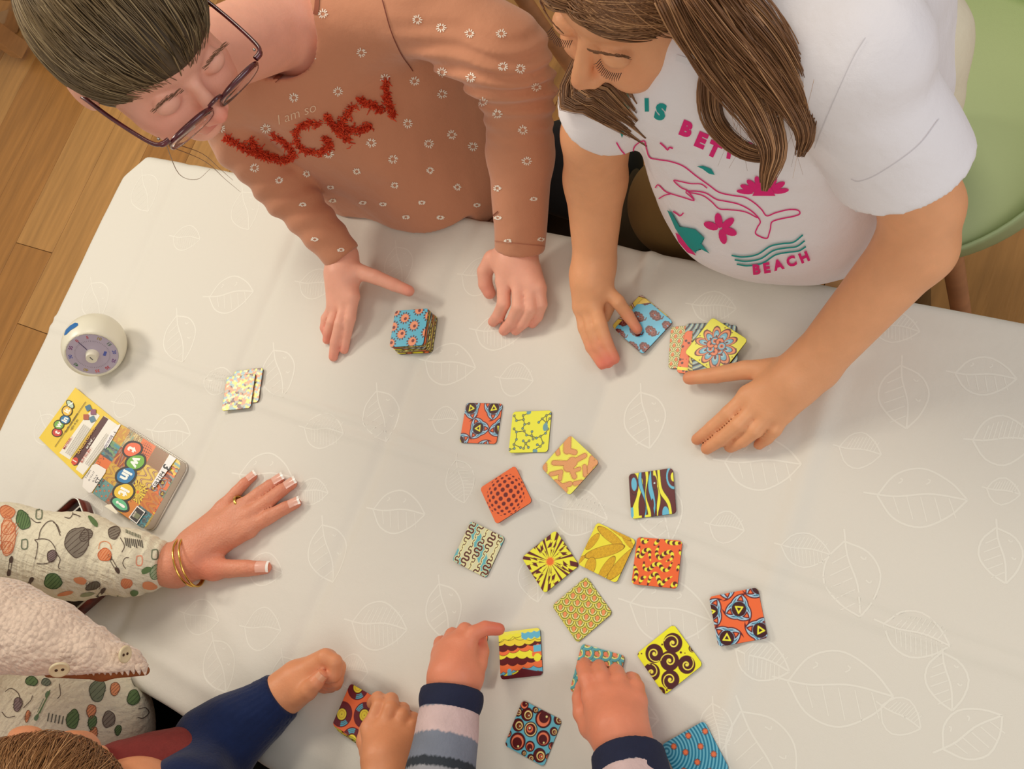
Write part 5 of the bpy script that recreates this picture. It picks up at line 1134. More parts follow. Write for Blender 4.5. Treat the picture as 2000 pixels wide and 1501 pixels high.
Pn = Print(bv2, .0012); Pn.add(ribbon2([(1322, 112), (1345, 118), (1372, 112), (1396, 100)], 12), (232, 230, 234)); Pn.add(ribbon2([(1690, 74), (1668, 110), (1640, 170), (1612, 235), (1592, 288)], 2.0), (212, 208, 212)); Pn.add(ribbon2([(1663, 348), (1680, 352), (1720, 335), (1790, 285), (1832, 232)], 1.6), (214, 210, 216)); Pn.build('seams', m_thread, tee_o, 'stuff')
cr = [C((1650, -40, .22), (1770, 90, .18), .080, .060), C((1770, 90, .18), (1800, 190, .14), .060, .045), C((1600, 40, .24), (1700, 200, .18), .06, .06)]; f = Blend(cr, .03); lo, hi = bounds(cr, .01)
sdf_obj('shirt_back', lambda P: f(P) + .003 * wob(P, 38, 91), lo, hi, .004, mat('warm_lit_white_cotton', L4((226, 216, 190)), .8, bump=[('noise', 40, .002)]), g2)  # back of the white T-shirt; warm light on it is put into the cream colour
# face details: closed eye, lashes, brow
P_, R_, C_ = [], [], []; rs_ = np.random.RandomState(8)
for sx in (-1, 1):
    for i in range(15):
        u = (i / 14 - .5) * 2; a = np.array([sx * .030 + u * .0125, .0900 - .0045 * u * u, .0025 - .0012 * (1 - u * u)]); P_.append(np.array([L2(*a), L2(*(a + [u * .001, .0050, -.0012])), L2(*(a + [u * .0025 + rs_.randn() * .0008, .0068, -.0016]))])); R_.append(np.array([.0005, .0004, .00015])); C_.append(lin((66, 42, 34)))
link('eyelashes', tubes(P_, R_, C_, 3), m_hair, g2)['kind'] = 'stuff'
for sx in (-1, 1):
    P_, R_, C_ = [], [], []
    for i in range(110):
        u = rs_.rand(); a = np.array([sx * (.014 + .036 * u), .0900 - .012 * u * u + .0006, .024 + .006 * math.sin(u * 2.6) + rs_.randn() * .0012]); P_.append(np.array([L2(*a), L2(*(a + [sx * .003, -.0002, .0008])), L2(*(a + [sx * .0058, -.0012, .0009]))])); R_.append(np.array([.0004, .0004, .0002])); C_.append(lin((128, 88, 60)))
    link('eyebrow', tubes(P_, R_, C_, 3), m_hair, g2)
HC2 = [(98, 64, 38), (148, 104, 68), (184, 138, 96)]
hl2 = lambda q: .86 * q[:, 1] - .50 * q[:, 2] - .041 + .9 * np.abs(q[:, 0]) ** 2 / .07
st2b = lambda r: np.array([.05 + r.randn() * .06, 1.0, r.uniform(.30, 1.2)])
def en2b(r):
    sx = 1 if r.rand() < .5 else -1; return np.array([sx * r.uniform(.7, 1.0), r.uniform(.30, .85), r.uniform(-.05, .4)])
cap2 = hair_cap('hair', c2, A2, s2, hl2, g2, (96, 64, 42), 1.06)
def st2(r): return np.array([.05 + r.randn() * .05, r.uniform(-.7, .95), 1.0])
def en2(r):
    sx = 1 if r.rand() < .5 else -1; return np.array([sx * 1.0, r.uniform(-.6, .62), r.uniform(-.45, .25)])
P_, R_, C_ = strands_on(c2, A2, s2, st2, en2, 2000, 6, 1.12, 14, .0008, HC2, bend=.03)
q_ = strands_on(c2, A2, s2, st2b, en2b, 1800, 7, 1.12, 14, .0007, HC2, bend=.04); P_ += q_[0]; R_ += q_[1]; C_ += q_[2]
def addl(t):
    global P_, R_, C_
    P_ += t[0]; R_ += t[1]; C_ += t[2]
RL = [([(1320, -30, .50, .020), (1365, 50, .46, .022), (1420, 130, .42, .022), (1480, 215, .38, .018), (1510, 290, .36, .012), (1500, 345, .345, .007), (1494, 372, .335, .003)], 330),
      ([(1370, -40, .50, .022), (1430, 40, .46, .024), (1490, 120, .42, .020), (1545, 200, .38, .013), (1572, 260, .36, .009), (1562, 305, .345, .004)], 300),
      ([(1400, -40, .48, .018), (1480, 40, .45, .018), (1540, 120, .41, .013), (1578, 200, .375, .009), (1580, 270, .35, .005)], 180),
      ([(1395, 110, .40, .010), (1385, 170, .375, .011), (1390, 225, .355, .010), (1415, 265, .345, .009), (1455, 295, .34, .009), (1500, 303, .34, .007), (1530, 290, .34, .004)], 170),
      ([(1350, 40, .45, .010), (1390, 100, .42, .010), (1450, 160, .40, .010), (1500, 200, .385, .008), (1530, 225, .37, .006)], 110),
      ([(1490, 300, .350, .004), (1500, 235, .37, .005), (1470, 225, .36, .004), (1440, 215, .36, .004)], 40)]
def prj(p):
    q = RF.T @ (np.array(p) - np.array([0, 0, TZ + CH])); return (1000 + q[0] / -q[2] * 2000, 750.5 - q[1] / -q[2] * 2000, float(p[2] - TZ))
def osh(x, y, r, off=.010):
    p = drop(bv2, x, y, off + r); return (x, y, float(p[2] - TZ) if p is not None else .25, r)
ea, eb, ec = prj(L2(-.066, -.03, .0)), prj(L2(-.070, -.02, -.045)), prj(L2(-.064, .0, -.085))
LLK = []
for dx, dy, n_, rr, ln in ((0, 0, 200, .9, 1.0), (20, -14, 160, .8, 1.0), (42, -24, 130, .7, 1.0), (-18, 10, 90, .5, 1.1), (66, -34, 60, .4, .9), (10, 6, 60, .5, 1.25), (34, -8, 50, .4, 1.2), (84, -44, 26, .25, .8)):
    q = lambda f, r: osh(1112 + dx + (112 * f) * (1 - .006 * dx), 172 + dy + (78 + dx * .10) * f, r * rr, .006)
    LLK.append(([ea + (.012,), eb + (.016,), ec + (.014,), q(.05, .014), q(.35 * ln, .013), q(.65 * ln, .010), q(.88 * ln, .006), q(1.08 * ln, .003)], n_))
for i, (g_, n_) in enumerate(RL + LLK): addl(lock(g_, n_, 20 + i, HC2, sr=.00075, taper=.32))
for i in range(14): r0 = random.Random(i); x0 = r0.uniform(1400, 1600); g_ = [(x0, r0.uniform(60, 160), .42, .001), (x0 + r0.uniform(-20, 20), 230, .37, .001), (x0 + r0.uniform(-50, 50), r0.uniform(290, 360), .35, .001)]; addl(lock(g_, 1, 60 + i, HC2, sr=.0002, taper=0))
link('hair_strands', tubes(P_, R_, C_, 4, 'hair_strands'), m_hair, cap2)
m_olive = mat('olive_cotton', L4((112, 84, 40)), 0.85, noise=(12, .12), bump=[('noise', 40, .002)]); tx2 = W(1560, 330, -.12)
trousers('trousers', [Cone(tx2, tx2 + [.04, .04, -.05], .11, .12), C((1330, 400, -.06), (1480, 360, -.08), .06, .10), Cone(W(1330, 400, -.06), W(1330, 400, -.06) + [-.02, .05, -.55], .07, .05), Cone(tx2 + [.06, .06, -.05], fl1(tx2[0] + .07, tx2[1] + .05), .10, .045)], m_olive, g2)
trousers('pocket_flap', [C((1225, 350, -.10), (1260, 470, -.16), .022, .030), C((1230, 430, -.14), (1245, 475, -.17), .03, .03)], mat('dark_olive', L4((64, 50, 28)), .9, noise=(20, .2)), g2, .005)

# ================= adult with the printed blouse
ad = empty('person', tuple(W(60, 1400, 0) * [1, 1, 0])); tag(ad, 'adult in a cream blouse printed with cats and yarn under a fleece vest', 'person')
fA = [[(484, 1032, .016), (527, 1008, .016), (556, 992, .013), (578, 982, .009)], [(486, 1005, .018), (526, 976, .017), (550, 957, .013), (570, 944, .009)], [(468, 992, .018), (506, 964, .016), (527, 948, .013), (546, 936, .009)], [(436, 990, .015), (462, 960, .013), (478, 943, .011), (494, 930, .008)]]
thA = [(414, 1110, .020), (448, 1110, .016), (484, 1109, .013), (518, 1108, .010)]
pA = [C((345, 1104, .030), (385, 1088, .026), .0300, .0290), C((385, 1075, .024), (484, 1034, .017), .022, .0125), C((385, 1070, .026), (486, 1006, .018), .022, .0125), C((380, 1064, .026), (468, 993, .018), .022, .012), C((374, 1060, .024), (436, 991, .015), .020, .011), C((380, 1090, .022), (418, 1110, .018), .024, .0155), C((400, 1070, .020), (450, 1040, .018), .024, .016)]
hA = Hand(pA, [chain(fA[0], (.0112, .0102, .0092, .0076)), chain(fA[1], (.0112, .0102, .0094, .0078)), chain(fA[2], (.0108, .0098, .009, .0076)), chain(fA[3], (.0096, .0086, .0078, .0066)), chain(thA, (.0150, .0128, .0116, .0092))], .010)
arA = [C((-60, 1090, .12), (150, 1085, .075), .045, .040), C((150, 1085, .075), (345, 1104, .030), .040, .029)]
hdA = W(-330, 1560, .34); AA = axes((.2, 1), 50); HA = head_sdf(hdA, AA); LA_ = loc(hdA, AA)
tA_ = [Cone(LA_(0, -.03, -.05), W(-200, 1480, .20), .055, .07), C((-200, 1480, .20), (40, 1400, -.05), .10, .11), C((-200, 1350, .22), (-60, 1090, .12), .05, .045)]
BA = Blend([HA, hA] + arA + tA_, .012)
def tendon(P): 
    return .0006 * np.sin((P @ IR) * 260 + 3 * wob(P, 50, 2)) * np.exp(-((P - W(345, 1104, .05)) ** 2).sum(1) / .0009) + .0004 * wob(P, 230, 3)
m_skin3 = skin_mat('skin_adult', SK3, [('noise', 260, .0005), ('vor', 330, .0004)]); loA, hiA = bounds([hA] + arA + tA_ + [HA], .012)
spA = tips(fA, .012, (214, 104, 84), .4) + tips([thA], .014, (226, 116, 96), .4) + [(W(400, 1120, .03), .03, (222, 110, 84), .4)]
hair_cap('hair', hdA, AA, 1.0, lambda q: .80 * q[:, 1] - .60 * q[:, 2] - .03, ad, (110, 80, 52), 1.08, -.06)
bodyA, _, _ = sdf_obj('body', lambda P: BA(P) + tendon(P), loA, hiA, .0026, m_skin3, ad, skin_col(SK3, spA))
def nail(tip, prev, r, parent, wtip=True, up=(0, 0, 1), lift=0.0, mm=None):
    t, p = W(*tip), W(*prev); d = t - p; d /= np.linalg.norm(d); u = np.array(up, float); u -= d * (u @ d); u /= np.linalg.norm(u); s_ = np.cross(d, u); cc = t + d * (r * .25)
    def sheet(name, a0, a1, m, rr):
        V, F = [], []; n, k_ = 7, 5
        for i in range(k_):
            f = a0 + (a1 - a0) * i / (k_ - 1); wv = .82 * math.sqrt(max(.05, 1 - max(0, (f - 1.25) / .55) ** 2 * .7))
            for j in range(n): an = (j / (n - 1) - .5) * 2.0 * wv; V.append(cc + d * r * (f - .35) + u * rr * math.cos(an) * (1 - .10 * max(0, f)) + s_ * rr * math.sin(an))
        for i in range(k_ - 1):
            for j in range(n - 1): q = i * n + j; F.append((q, q + 1, q + n + 1, q + n))
        return link(name, npmesh(name, V, F), m, parent)
    o = sheet('fingernail', -1.0, .72, mm or m_nail, r * 1.06 + .0002 + lift)
    if wtip: sheet('white_nail_tip', .72, 1.12, m_nailtip, r * 1.07 + .0003 + lift)
    return o
for f, r in zip(fA, (.0080, .0082, .0080, .0070)): nail(f[-1], f[-2], r, ad)
nail(thA[-1], thA[-2], .0098, ad)
m_gold = mat('gold', L4((226, 186, 96)), 0.18, metal=1)
def torus_at(name, c, n, R_, r, m, parent, flat=1.0, ax=None, seg=40):
    n = n / np.linalg.norm(n); u = np.cross(n, [0, 0, 1.0]); u /= np.linalg.norm(u); v = np.cross(n, u); an = np.linspace(0, 2 * math.pi, seg + 1)
    p = np.array([c + u * R_ * math.cos(a) + v * R_ * flat * math.sin(a) for a in an]); return link(name, tubes([p], [r], None, 8), m, parent)
wd = W(385, 1088, .026) - W(345, 1104, .030)
for i, (px, py, rr, tl) in enumerate(((368, 1097, .0345, .12), (375, 1096, .0350, -.05))):
    o = torus_at('gold_bangle', W(px, py, .031), wd + np.array([0, 0, tl]) * .03, rr + .002, .0016, m_gold, None, .86); tag(o, ('thin gold bangle nearer the printed cuff' if i == 0 else 'thin gold bangle nearer the fingers on the adult wrist'), 'bracelet', 'gold bangles on the adult wrist')
rd = W(506, 964, .016) - W(468, 992, .018)
rg_ = empty('gold_ring', tuple(W(472, 985, .018))); tag(rg_, 'braided gold ring on the adult ring finger', 'ring')
for k_ in range(3): torus_at('band', W(470, 985, .0175) + rd / np.linalg.norm(rd) * (k_ - 1) * .0021, rd + np.array([0, 0, .004 * (k_ - 1)]), .0134, .0014, m_gold, rg_)
# blouse
bl = [C((-120, 1100, .17), (0, 1072, .125), .070, .068), C((0, 1072, .125), (150, 1085, .085), .064, .0600), C((150, 1085, .085), (255, 1098, .060), .058, .043), C((255, 1098, .060), (322, 1104, .040), .043, .0315)]
bt = [C((-120, 1400, .12), (118, 1428, .02), .10, .118), C((118, 1428, .02), (110, 1450, -.12), .118, .13), C((-120, 1330, .16), (-120, 1100, .17), .09, .075), C((-200, 1470, .12), (-60, 1450, -.1), .12, .14)]
BL_, BT_ = Blend(bl, .02), Blend(bt, .05); cb = W(322, 1104, .040); cbn = W(322, 1104, .040) - W(150, 1085, .085); cbn /= np.linalg.norm(cbn)
def blouse(P):
    R_ = np.sqrt(((P - P.mean(0)) ** 2).sum(1).max()); c = P.mean(0); t = (P - cb) @ cbn
    a = BL_(P, c, R_) + .0016 * np.sin(t * 420 + 3 * wob(P, 35, 21)) * (.35 + .65 * np.exp(-(t / .05) ** 2)) + .0022 * wob(P, 45, 22); a = smax(a, t, .003); b_ = BT_(P, c, R_) + .0030 * wob(P, 25, 23) + .0008 * np.sin((P @ IU) * 700); return smax(smin(a, b_, .01), -above_table(P, .001), .004)
m_blouse = mat('cream_muslin', L4((230, 222, 196)), 0.85, spec=.15, sheen=.2, bump=[('noise', 60, .0030, (.5, 3, 1)), ('noise', 60, .0024, (3, .6, 1)), ('noise', 130, .0020)])
lo, hi = bounds(bl + bt, .012); lo[2] = max(lo[2], TZ - .26); bo, Ps, Fs_ = sdf_obj('blouse', blouse, lo, hi, .0036, m_blouse, ad); bvA = bvh_of(Ps, Fs_)
Pb = Print(bvA, .0007); GR, OR, GN, BK = (132, 122, 108), (224, 146, 100), (98, 126, 78), (84, 66, 56)
def yarn(x, y, rx, ry, c, d, a0=0, st=True, n_=6):
    Pb.n = 0; Pb.add(poly2(blob2(x, y, rx, ry, a0, 14, .06, int(x)), 5), c)
    if st:
        for k_ in range(n_):
            f = (k_ + .5) / n_ * 2 - 1; ca, sa = math.cos(math.radians(a0 + 35)), math.sin(math.radians(a0 + 35)); h = math.sqrt(max(.02, 1 - f * f)) * .85; Pb.add(ribbon2([(x + f * rx * ca + h * ry * sa, y + f * rx * sa - h * ry * ca), (x + f * rx * ca * 1.15, y + f * rx * sa * 1.15), (x + f * rx * ca - h * ry * sa, y + f * rx * sa + h * ry * ca)], 1.0), d)
        Pb.add(ribbon2(blob2(x, y, rx, ry, a0, 14, .06, int(x)), 1.3, closed=True), d)
def ol(pts, w=1.4, c=BK): Pb.n = 3; Pb.add(ribbon2(pts, w), c)
def bob(x, y, a, l=26, c=BK):
    ca, sa = math.cos(math.radians(a)) * l / 2, math.sin(math.radians(a)) * l / 2; yarn(x - ca, y - sa, 7, 4, c, c, a, False); yarn(x + ca, y + sa, 7, 4, c, c, a, False)
    for o_ in (-2.5, 2.5): ol([(x - ca * .6 - sa / l * o_ * 2, y - sa * .6 + ca / l * o_ * 2), (x + ca * .6 - sa / l * o_ * 2, y + sa * .6 + ca / l * o_ * 2)], 1.2, c)
yarn(151, 1058, 23, 29, GR, BK, 15); yarn(168, 1045, 10, 14, GR, BK, 50); yarn(102, 1085, 9, 12, (140, 120, 120), BK, 20); yarn(45, 1016, 13, 19, GN, (60, 84, 50), -20); yarn(14, 1000, 15, 12, OR, (200, 110, 70), 20); yarn(16, 1047, 14, 38, (232, 180, 140), (200, 110, 70), 0); yarn(16, 1030, 14, 14, OR, (200, 110, 70), 0, n_=4); yarn(14, 1068, 12, 12, OR, (200, 110, 70), 0, n_=4)
yarn(104, 1134, 17, 15, GN, (50, 80, 46), 10); yarn(157, 1133, 13, 7, OR, (200, 110, 70), 12, False); yarn(182, 1143, 15, 7, (110, 104, 88), BK, -20); yarn(182, 1018, 14, 5, GN, (60, 84, 50), 50, False); yarn(223, 1040, 11, 13, GR, BK, 30, n_=5); yarn(205, 1083, 13, 12, OR, (210, 100, 50), 0); ol([(193, 1072), (196, 1060), (206, 1057), (215, 1062), (218, 1072)], 1.5, OR)
yarn(305, 1117, 12, 14, (160, 176, 140), (90, 120, 80), 10, n_=5); yarn(286, 1113, 11, 6, GN, (60, 84, 50), -25, False); yarn(247, 1138, 11, 9, OR, (210, 120, 80), 0); yarn(292, 1143, 15, 8, OR, (210, 120, 80), 10, False); yarn(262, 1157, 8, 6, GN, (60, 84, 50), 0, False); yarn(221, 1168, 13, 4, GN, (60, 84, 50), -20, False); yarn(170, 1160, 14, 4, (150, 156, 120), (70, 84, 60), -10, False); yarn(128, 1158, 16, 4, OR, OR, -12, False)
bob(20, 1105, -80); bob(55, 1143, -60); bob(222, 1100, 60, 30); bob(195, 1160, -50, 20); ol([(235, 1050), (243, 1066), (238, 1078)]); ol([(252, 1088), (244, 1090), (240, 1100), (246, 1110)]); ol([(76, 1052), (80, 1035), (92, 1020), (104, 1018), (112, 1030), (118, 1046)]); ol([(104, 1020), (112, 1026), (118, 1040)]); ol([(68, 1054), (84, 1052), (98, 1056), (108, 1070), (110, 1084)]); ol([(68, 1054), (74, 1062), (72, 1080), (69, 1092)]); ol([(72, 1100), (90, 1100), (104, 1094)]); ol([(112, 1082), (118, 1092), (114, 1106), (118, 1110)]); ol([(130, 1000), (140, 996), (142, 1004), (136, 1012), (126, 1010)]); ol([(142, 1004), (150, 1006), (157, 1009)]); ol([(60, 1012), (70, 1020), (80, 1020)])
for x, y in ((76, 1004), (48, 1062), (302, 1082), (272, 1094)): Pb.n = 0; Pb.add(ribbon2([(x - 5, y - 8), (x + 5, y - 8), (x + 5, y + 8), (x - 5, y + 8), (x - 5, y - 8)], 2.2, 2), (110, 120, 96) if x != 272 else (226, 150, 120))
for k_ in range(9): ol([(244 + k_ * 4, 1050 + k_ * .6), (247 + k_ * 4, 1066 + (k_ % 3) * 2)], 2.2, (96, 90, 80))
for k_ in range(10): ol([(246 + k_ * 3, 1034 + k_ * 1.2), (247 + k_ * 3, 1041 + k_ * 1.2)], 1.2, (80, 90, 70))
# prints on the front of the blouse
for a_ in ((62, 1330, 12, 9, GN), (90, 1332, 9, 7, (120, 130, 110)), (190, 1348, 15, 22, (120, 130, 104)), (224, 1345, 9, 13, OR), (260, 1362, 12, 15, GN), (180, 1410, 8, 14, GN), (143, 1405, 10, 14, GN) if False else (212, 1404, 12, 16, GR), (142, 1404, 12, 19, GN), (178, 1388, 9, 13, OR), (54, 1398, 4, 12, OR), (35, 1375, 8, 14, (140, 120, 120)), (182, 1432, 8, 13, OR), (230, 1425, 6, 10, GN), (300 - 90, 1462, 5, 8, GN), (216, 1464, 5, 8, GN)):
    x, y, rx, ry, c = a_; yarn(x, y, rx, ry, c, BK if c in (GR, (140, 120, 120)) else tuple(int(v * .6) for v in c), 10, n_=4)
ol([(98, 1347), (88, 1370), (72, 1400)], 2.2, GN); bob(82, 1378, -65, 50, (100, 126, 96)); ol([(10, 1350), (22, 1344), (36, 1354), (40, 1372)]); ol([(4, 1390), (14, 1400), (30, 1398)]); ol([(46, 1382), (60, 1368), (64, 1358)]); ol([(116, 1335), (118, 1356), (112, 1364)])
for k_ in range(5): ol([(96 + k_ * 7, 1392 + k_ * 1.5), (93 + k_ * 7, 1408 + k_ * 1.5)], 2.4, (100, 100, 88))
ol([(270, 1384), (284, 1382), (290, 1392), (278, 1402), (268, 1400)]); 
o = Pb.build('yarn_and_cat_print', m_thread, bo, 'stuff')
# teddy vest: fluffy panel, suede edge with fluffy teeth, buttons
def fuzzy(f, seed, a=.0020): return lambda P: f(P) - a * np.abs(wob(P, 230, seed)) - .5 * a * np.abs(wob(P, 420, seed + 1))
vz = [C((-100, 1215, .27), (0, 1226, .24), .062, .0560), C((0, 1226, .24), (90, 1247, .225), .0560, .0440), C((90, 1247, .225), (170, 1275, .205), .0420, .0300), C((170, 1275, .205), (240, 1300, .185), .0285, .0195), C((240, 1300, .185), (272, 1312, .175), .018, .0110)]
VZ = Blend(vz, .02); bz = W(140, 1318, .21)[None, :]
e1, e2 = W(0, 1313, .235), W(290, 1302, .175); ev = (e2 - e1) / np.linalg.norm(e2 - e1); en = np.cross(IT, ev); en /= np.linalg.norm(en)
if en @ IU > 0: en = -en
def vest(P): d = VZ(P, P.mean(0), np.sqrt(((P - P.mean(0)) ** 2).sum(1).max())); return smax(fuzzy(lambda Q: d, 31)(P), (P - e1) @ en, .004)
m_teddy = mat('teddy_fleece', L4((226, 202, 182)), 0.95, spec=.1, sheen=.5, noise=(140, .12), bump=[('vor', 170, -.0028), ('noise', 500, .0006)]); m_suede = mat('brown_suede', L4((146, 84, 40)), .85, noise=(60, .2))
lo, hi = bounds(vz, .012); vo = sdf_obj('teddy_vest', vest, lo, hi, .0024, m_teddy, ad)[0]
sd = [Cone(W(95, 1314, .212), W(200, 1312, .190), .0055, .0090), Cone(W(200, 1312, .190), W(283, 1309, .172), .0090, .0060)]; f = Blend(sd, .01); lo, hi = bounds(sd, .006); sdf_obj('suede_edge', f, lo, hi, .0016, m_suede, vo)
TV = []
for i in range(15):
    x = 125 + i * 11.2; z = .207 - .036 * (x - 125) / 165; TV.append(C((x, 1301 + (1 if i % 2 else 0), z + .014), (x + 2, 1315 + (i % 3), z + .012), .0048, .0012))
for t in TV: lo, hi = bounds([t], .003); sdf_obj('fleece_tooth', t, lo, hi, .0011, m_teddy, vo)
sd = [C((66, 1166, .19), (100, 1200, .19), .0070, .0050)]; lo, hi = bounds(sd, .006); sdf_obj('suede_lining', lambda P: Blend(sd, .01)(P) + .0012 * wob(P, 300, 4), lo, hi, .0016, m_suede, vo)
sd2 = [C((100, 1206, .17), (160, 1224, .165), .010, .012), C((160, 1224, .165), (196, 1240, .16), .011, .006)]; lo, hi = bounds(sd2, .008); sdf_obj('back_panel_edge', fuzzy(Blend(sd2, .01), 41, .0012), lo, hi, .0018, m_teddy, vo)
m_btn = mat('cream_button', L4((226, 208, 168)), .35, coat=.3); m_hole = mat('button_hole', L4((70, 40, 22)), .8)
def button(px, py, z, n, r):
    c = W(px, py, z); n = n / np.linalg.norm(n); u = np.cross(n, IU); u /= np.linalg.norm(u); v = np.cross(n, u); M4 = Matrix([[u[0], v[0], n[0], c[0]], [u[1], v[1], n[1], c[1]], [u[2], v[2], n[2], c[2]], [0, 0, 0, 1]])
    bm = bmesh.new(); prof = [(0, .0015), (r * .5, .0013), (r * .72, .002), (r * .9, .0028), (r, .0018), (r, .0002), (r * .8, -.0012), (0, -.0014)]; vs = [bm.verts.new((x, 0, z_)) for x, z_ in prof]
    for a, b_ in zip(vs[:-1], vs[1:]): bm.edges.new((a, b_))
    bmesh.ops.spin(bm, geom=bm.verts[:] + bm.edges[:], cent=(0, 0, 0), axis=(0, 0, 1), angle=2 * math.pi, steps=28); bmesh.ops.remove_doubles(bm, verts=bm.verts, dist=1e-5); bmesh.ops.transform(bm, matrix=M4, verts=bm.verts)
    b_ = link('button', bmmesh('button', bm, True), m_btn, vo); bm = bmesh.new()
    for sx in (-1, 1): bmesh.ops.create_cone(bm, cap_ends=True, segments=10, radius1=r * .16, radius2=r * .16, depth=.0008, matrix=M4 @ Matrix.Translation((sx * r * .3, 0, .0016)))
    link('button_holes', bmmesh('button_holes', bm), m_hole, b_)['kind'] = 'stuff'
button(116, 1306, .262, IT * .75 + IR * .35 - IU * .5, .0115); button(243, 1277, .212, IR * .93 + IT * .35, .0105)
trousers('trousers', [C((60, 1430, -.16), (330, 1470, -.20), .14, .10), C((60, 1430, -.16), (60, 1500, -.45), .14, .12), C((330, 1470, -.20), (420, 1440, -.60), .10, .06)], m_dark, ad, .008)

# ================= small child, lower left
by = empty('person', tuple(W(100, 1560, 0) * [1, 1, 0])); tag(by, 'small child with short light brown hair in a burgundy and navy top', 'person')
Ab = axes((0, 1), -42); sb = .97; cb_ = np.array([-.905, -.4225, TZ + .26]) - IR * .018; HB = head_sdf(cb_, Ab, sb); Lb = loc(cb_, Ab, sb)
fB1 = [[(636, 1282, .060), (654, 1292, .056), (652, 1318, .050), (640, 1322, .046)], [(642, 1284, .046), (661, 1302, .041), (657, 1328, .035), (642, 1332, .031)], [(643, 1290, .032), (660, 1308, .027), (655, 1334, .022), (640, 1338, .020)], [(638, 1298, .020), (652, 1316, .015), (646, 1338, .012), (632, 1342, .011)]]
thB = [(582, 1360, .050), (603, 1346, .060), (617, 1332, .064), (627, 1320, .064)]
pB1 = [C((556, 1352, .042), (580, 1330, .042), .0265, .026), C((585, 1325, .044), (634, 1286, .056), .020, .0125), C((588, 1328, .040), (640, 1290, .044), .020, .0125), C((588, 1330, .036), (640, 1296, .031), .019, .0125), C((585, 1335, .030), (634, 1304, .020), .018, .012), C((570, 1350, .042), (600, 1348, .052), .018, .013)]
hB1 = Hand(pB1, [chain(f, (.0098, .0096, .0090, .0080)) for f in fB1] + [chain(thB, (.0118, .0108, .0098, .0084))], .004)
fB2 = [[(723, 1420, .050), (742, 1377, .046), (738, 1364, .032), (728, 1372, .020)], [(750, 1420, .050), (764, 1382, .048), (764, 1366, .034), (754, 1368, .022)], [(776, 1424, .046), (786, 1396, .043), (787, 1384, .032), (778, 1384, .020)], [(798, 1432, .040), (805, 1414, .037), (808, 1402, .028), (802, 1398, .018)]]
thB2 = [(722, 1470, .036), (712, 1446, .028), (716, 1424, .024), (726, 1408, .022)]
pB2 = [C((758, 1530, .060), (752, 1480, .056), .026, .027), C((748, 1482, .056), (723, 1422, .050), .022, .0125), C((752, 1480, .056), (750, 1422, .050), .022, .0125), C((760, 1480, .054), (776, 1426, .046), .021, .012), C((768, 1485, .050), (798, 1436, .040), .019, .011), C((740, 1490, .046), (724, 1468, .036), .018, .013)]
hB2 = Hand(pB2, [chain(fB2[0], (.0098, .0096, .0090, .008)), chain(fB2[1], (.0098, .0096, .0090, .008)), chain(fB2[2], (.0090, .0088, .0082, .0074)), chain(fB2[3], (.0082, .0080, .0074, .0068)), chain(thB2, (.0115, .0104, .0092, .0082))], .004)
arB = [C((350, 1540, .12), (420, 1450, .055), .034, .032), C((420, 1450, .055), (556, 1352, .042), .032, .0255), C((600, 1700, .12), (758, 1530, .060), .035, .026), C((420, 1720, .16), (600, 1700, .12), .038, .035)]
tB_ = [Cone(Lb(0, -.03, -.04), W(260, 1600, .17), .042, .045), C((260, 1600, .17), (340, 1620, .02), .07, .09), C((260, 1590, .16), (350, 1540, .12), .04, .036), C((280, 1640, .16), (420, 1720, .16), .05, .038)]
BB = Blend([HB, hB1, hB2] + arB + tB_, .012); loB, hiB = bounds([HB, hB1, hB2] + arB + tB_, .012); SKB = (222, 150, 108); m_skin4 = skin_mat('skin_small_child', SKB)
bodyB, _, _ = sdf_obj('body', BB, loB, hiB, .0025, m_skin4, by, skin_col(SKB, tips(fB1, .012, (214, 110, 90), .4) + tips([thB], .01, (224, 130, 110), .5) + tips(fB2, .010, (206, 120, 76), .3)))
nail(thB[-1], thB[-2], .0080, by, False, IT, .0, mat('small_nail', L4((226, 160, 124)), .3))
nv = [C((360, 1560, .13), (415, 1465, .06), .055, .052), C((415, 1465, .06), (470, 1420, .052), .052, .044), C((470, 1420, .052), (552, 1356, .044), .043, .0320)]; NV = Blend(nv, .02); cn = W(552, 1356, .044); cnn = W(552, 1356, .044) - W(470, 1420, .052); cnn /= np.linalg.norm(cnn)
nv2 = [C((420, 1720, .16), (600, 1700, .12), .052, .050), C((600, 1700, .12), (740, 1565, .070), .048, .034), C((300, 1640, .15), (420, 1720, .16), .07, .055)]; NV2 = Blend(nv2, .02)
def navy(P):
    R_ = np.sqrt(((P - P.mean(0)) ** 2).sum(1).max()); c = P.mean(0); t = (P - cn) @ cnn
    a = NV(P, c, R_) + .0050 * wob(P, 34, 51) * np.clip(-t / .05, 0, 1) + .0016 * wob(P, 90, 52) * np.clip(-t / .05, 0, 1) + .0012 * np.sin(np.arctan2((P - cn) @ IT, (P - cn) @ np.cross(IT, cnn)) * 30) * np.exp(-(t / .05) ** 2); a = smax(a, t, .003); return smax(smin(a, NV2(P, c, R_), .01), -above_table(P), .004)
m_navy = mat('navy_knit', L4((22, 36, 74)), .85, sheen=.15, spec=.15, noise=(60, .12), bump=[('noise', 300, .0006)]); lo, hi = bounds(nv + nv2, .012); sdf_obj('navy_sleeves', navy, lo, hi, .003, m_navy, by)
bg_ = [C((235, 1550, .15), (330, 1550, .10), .052, .078), C((280, 1600, .12), (340, 1640, -.05), .09, .12)]; BG = Blend(bg_, .04); lo, hi = bounds(bg_, .012)
sdf_obj('burgundy_top', lambda P: smax(BG(P) + .0016 * wob(P, 50, 61), -above_table(P), .004), lo, hi, .004, mat('burgundy_knit', L4((122, 40, 36)), .9, noise=(80, .1), bump=[('noise', 260, .0008)]), by)
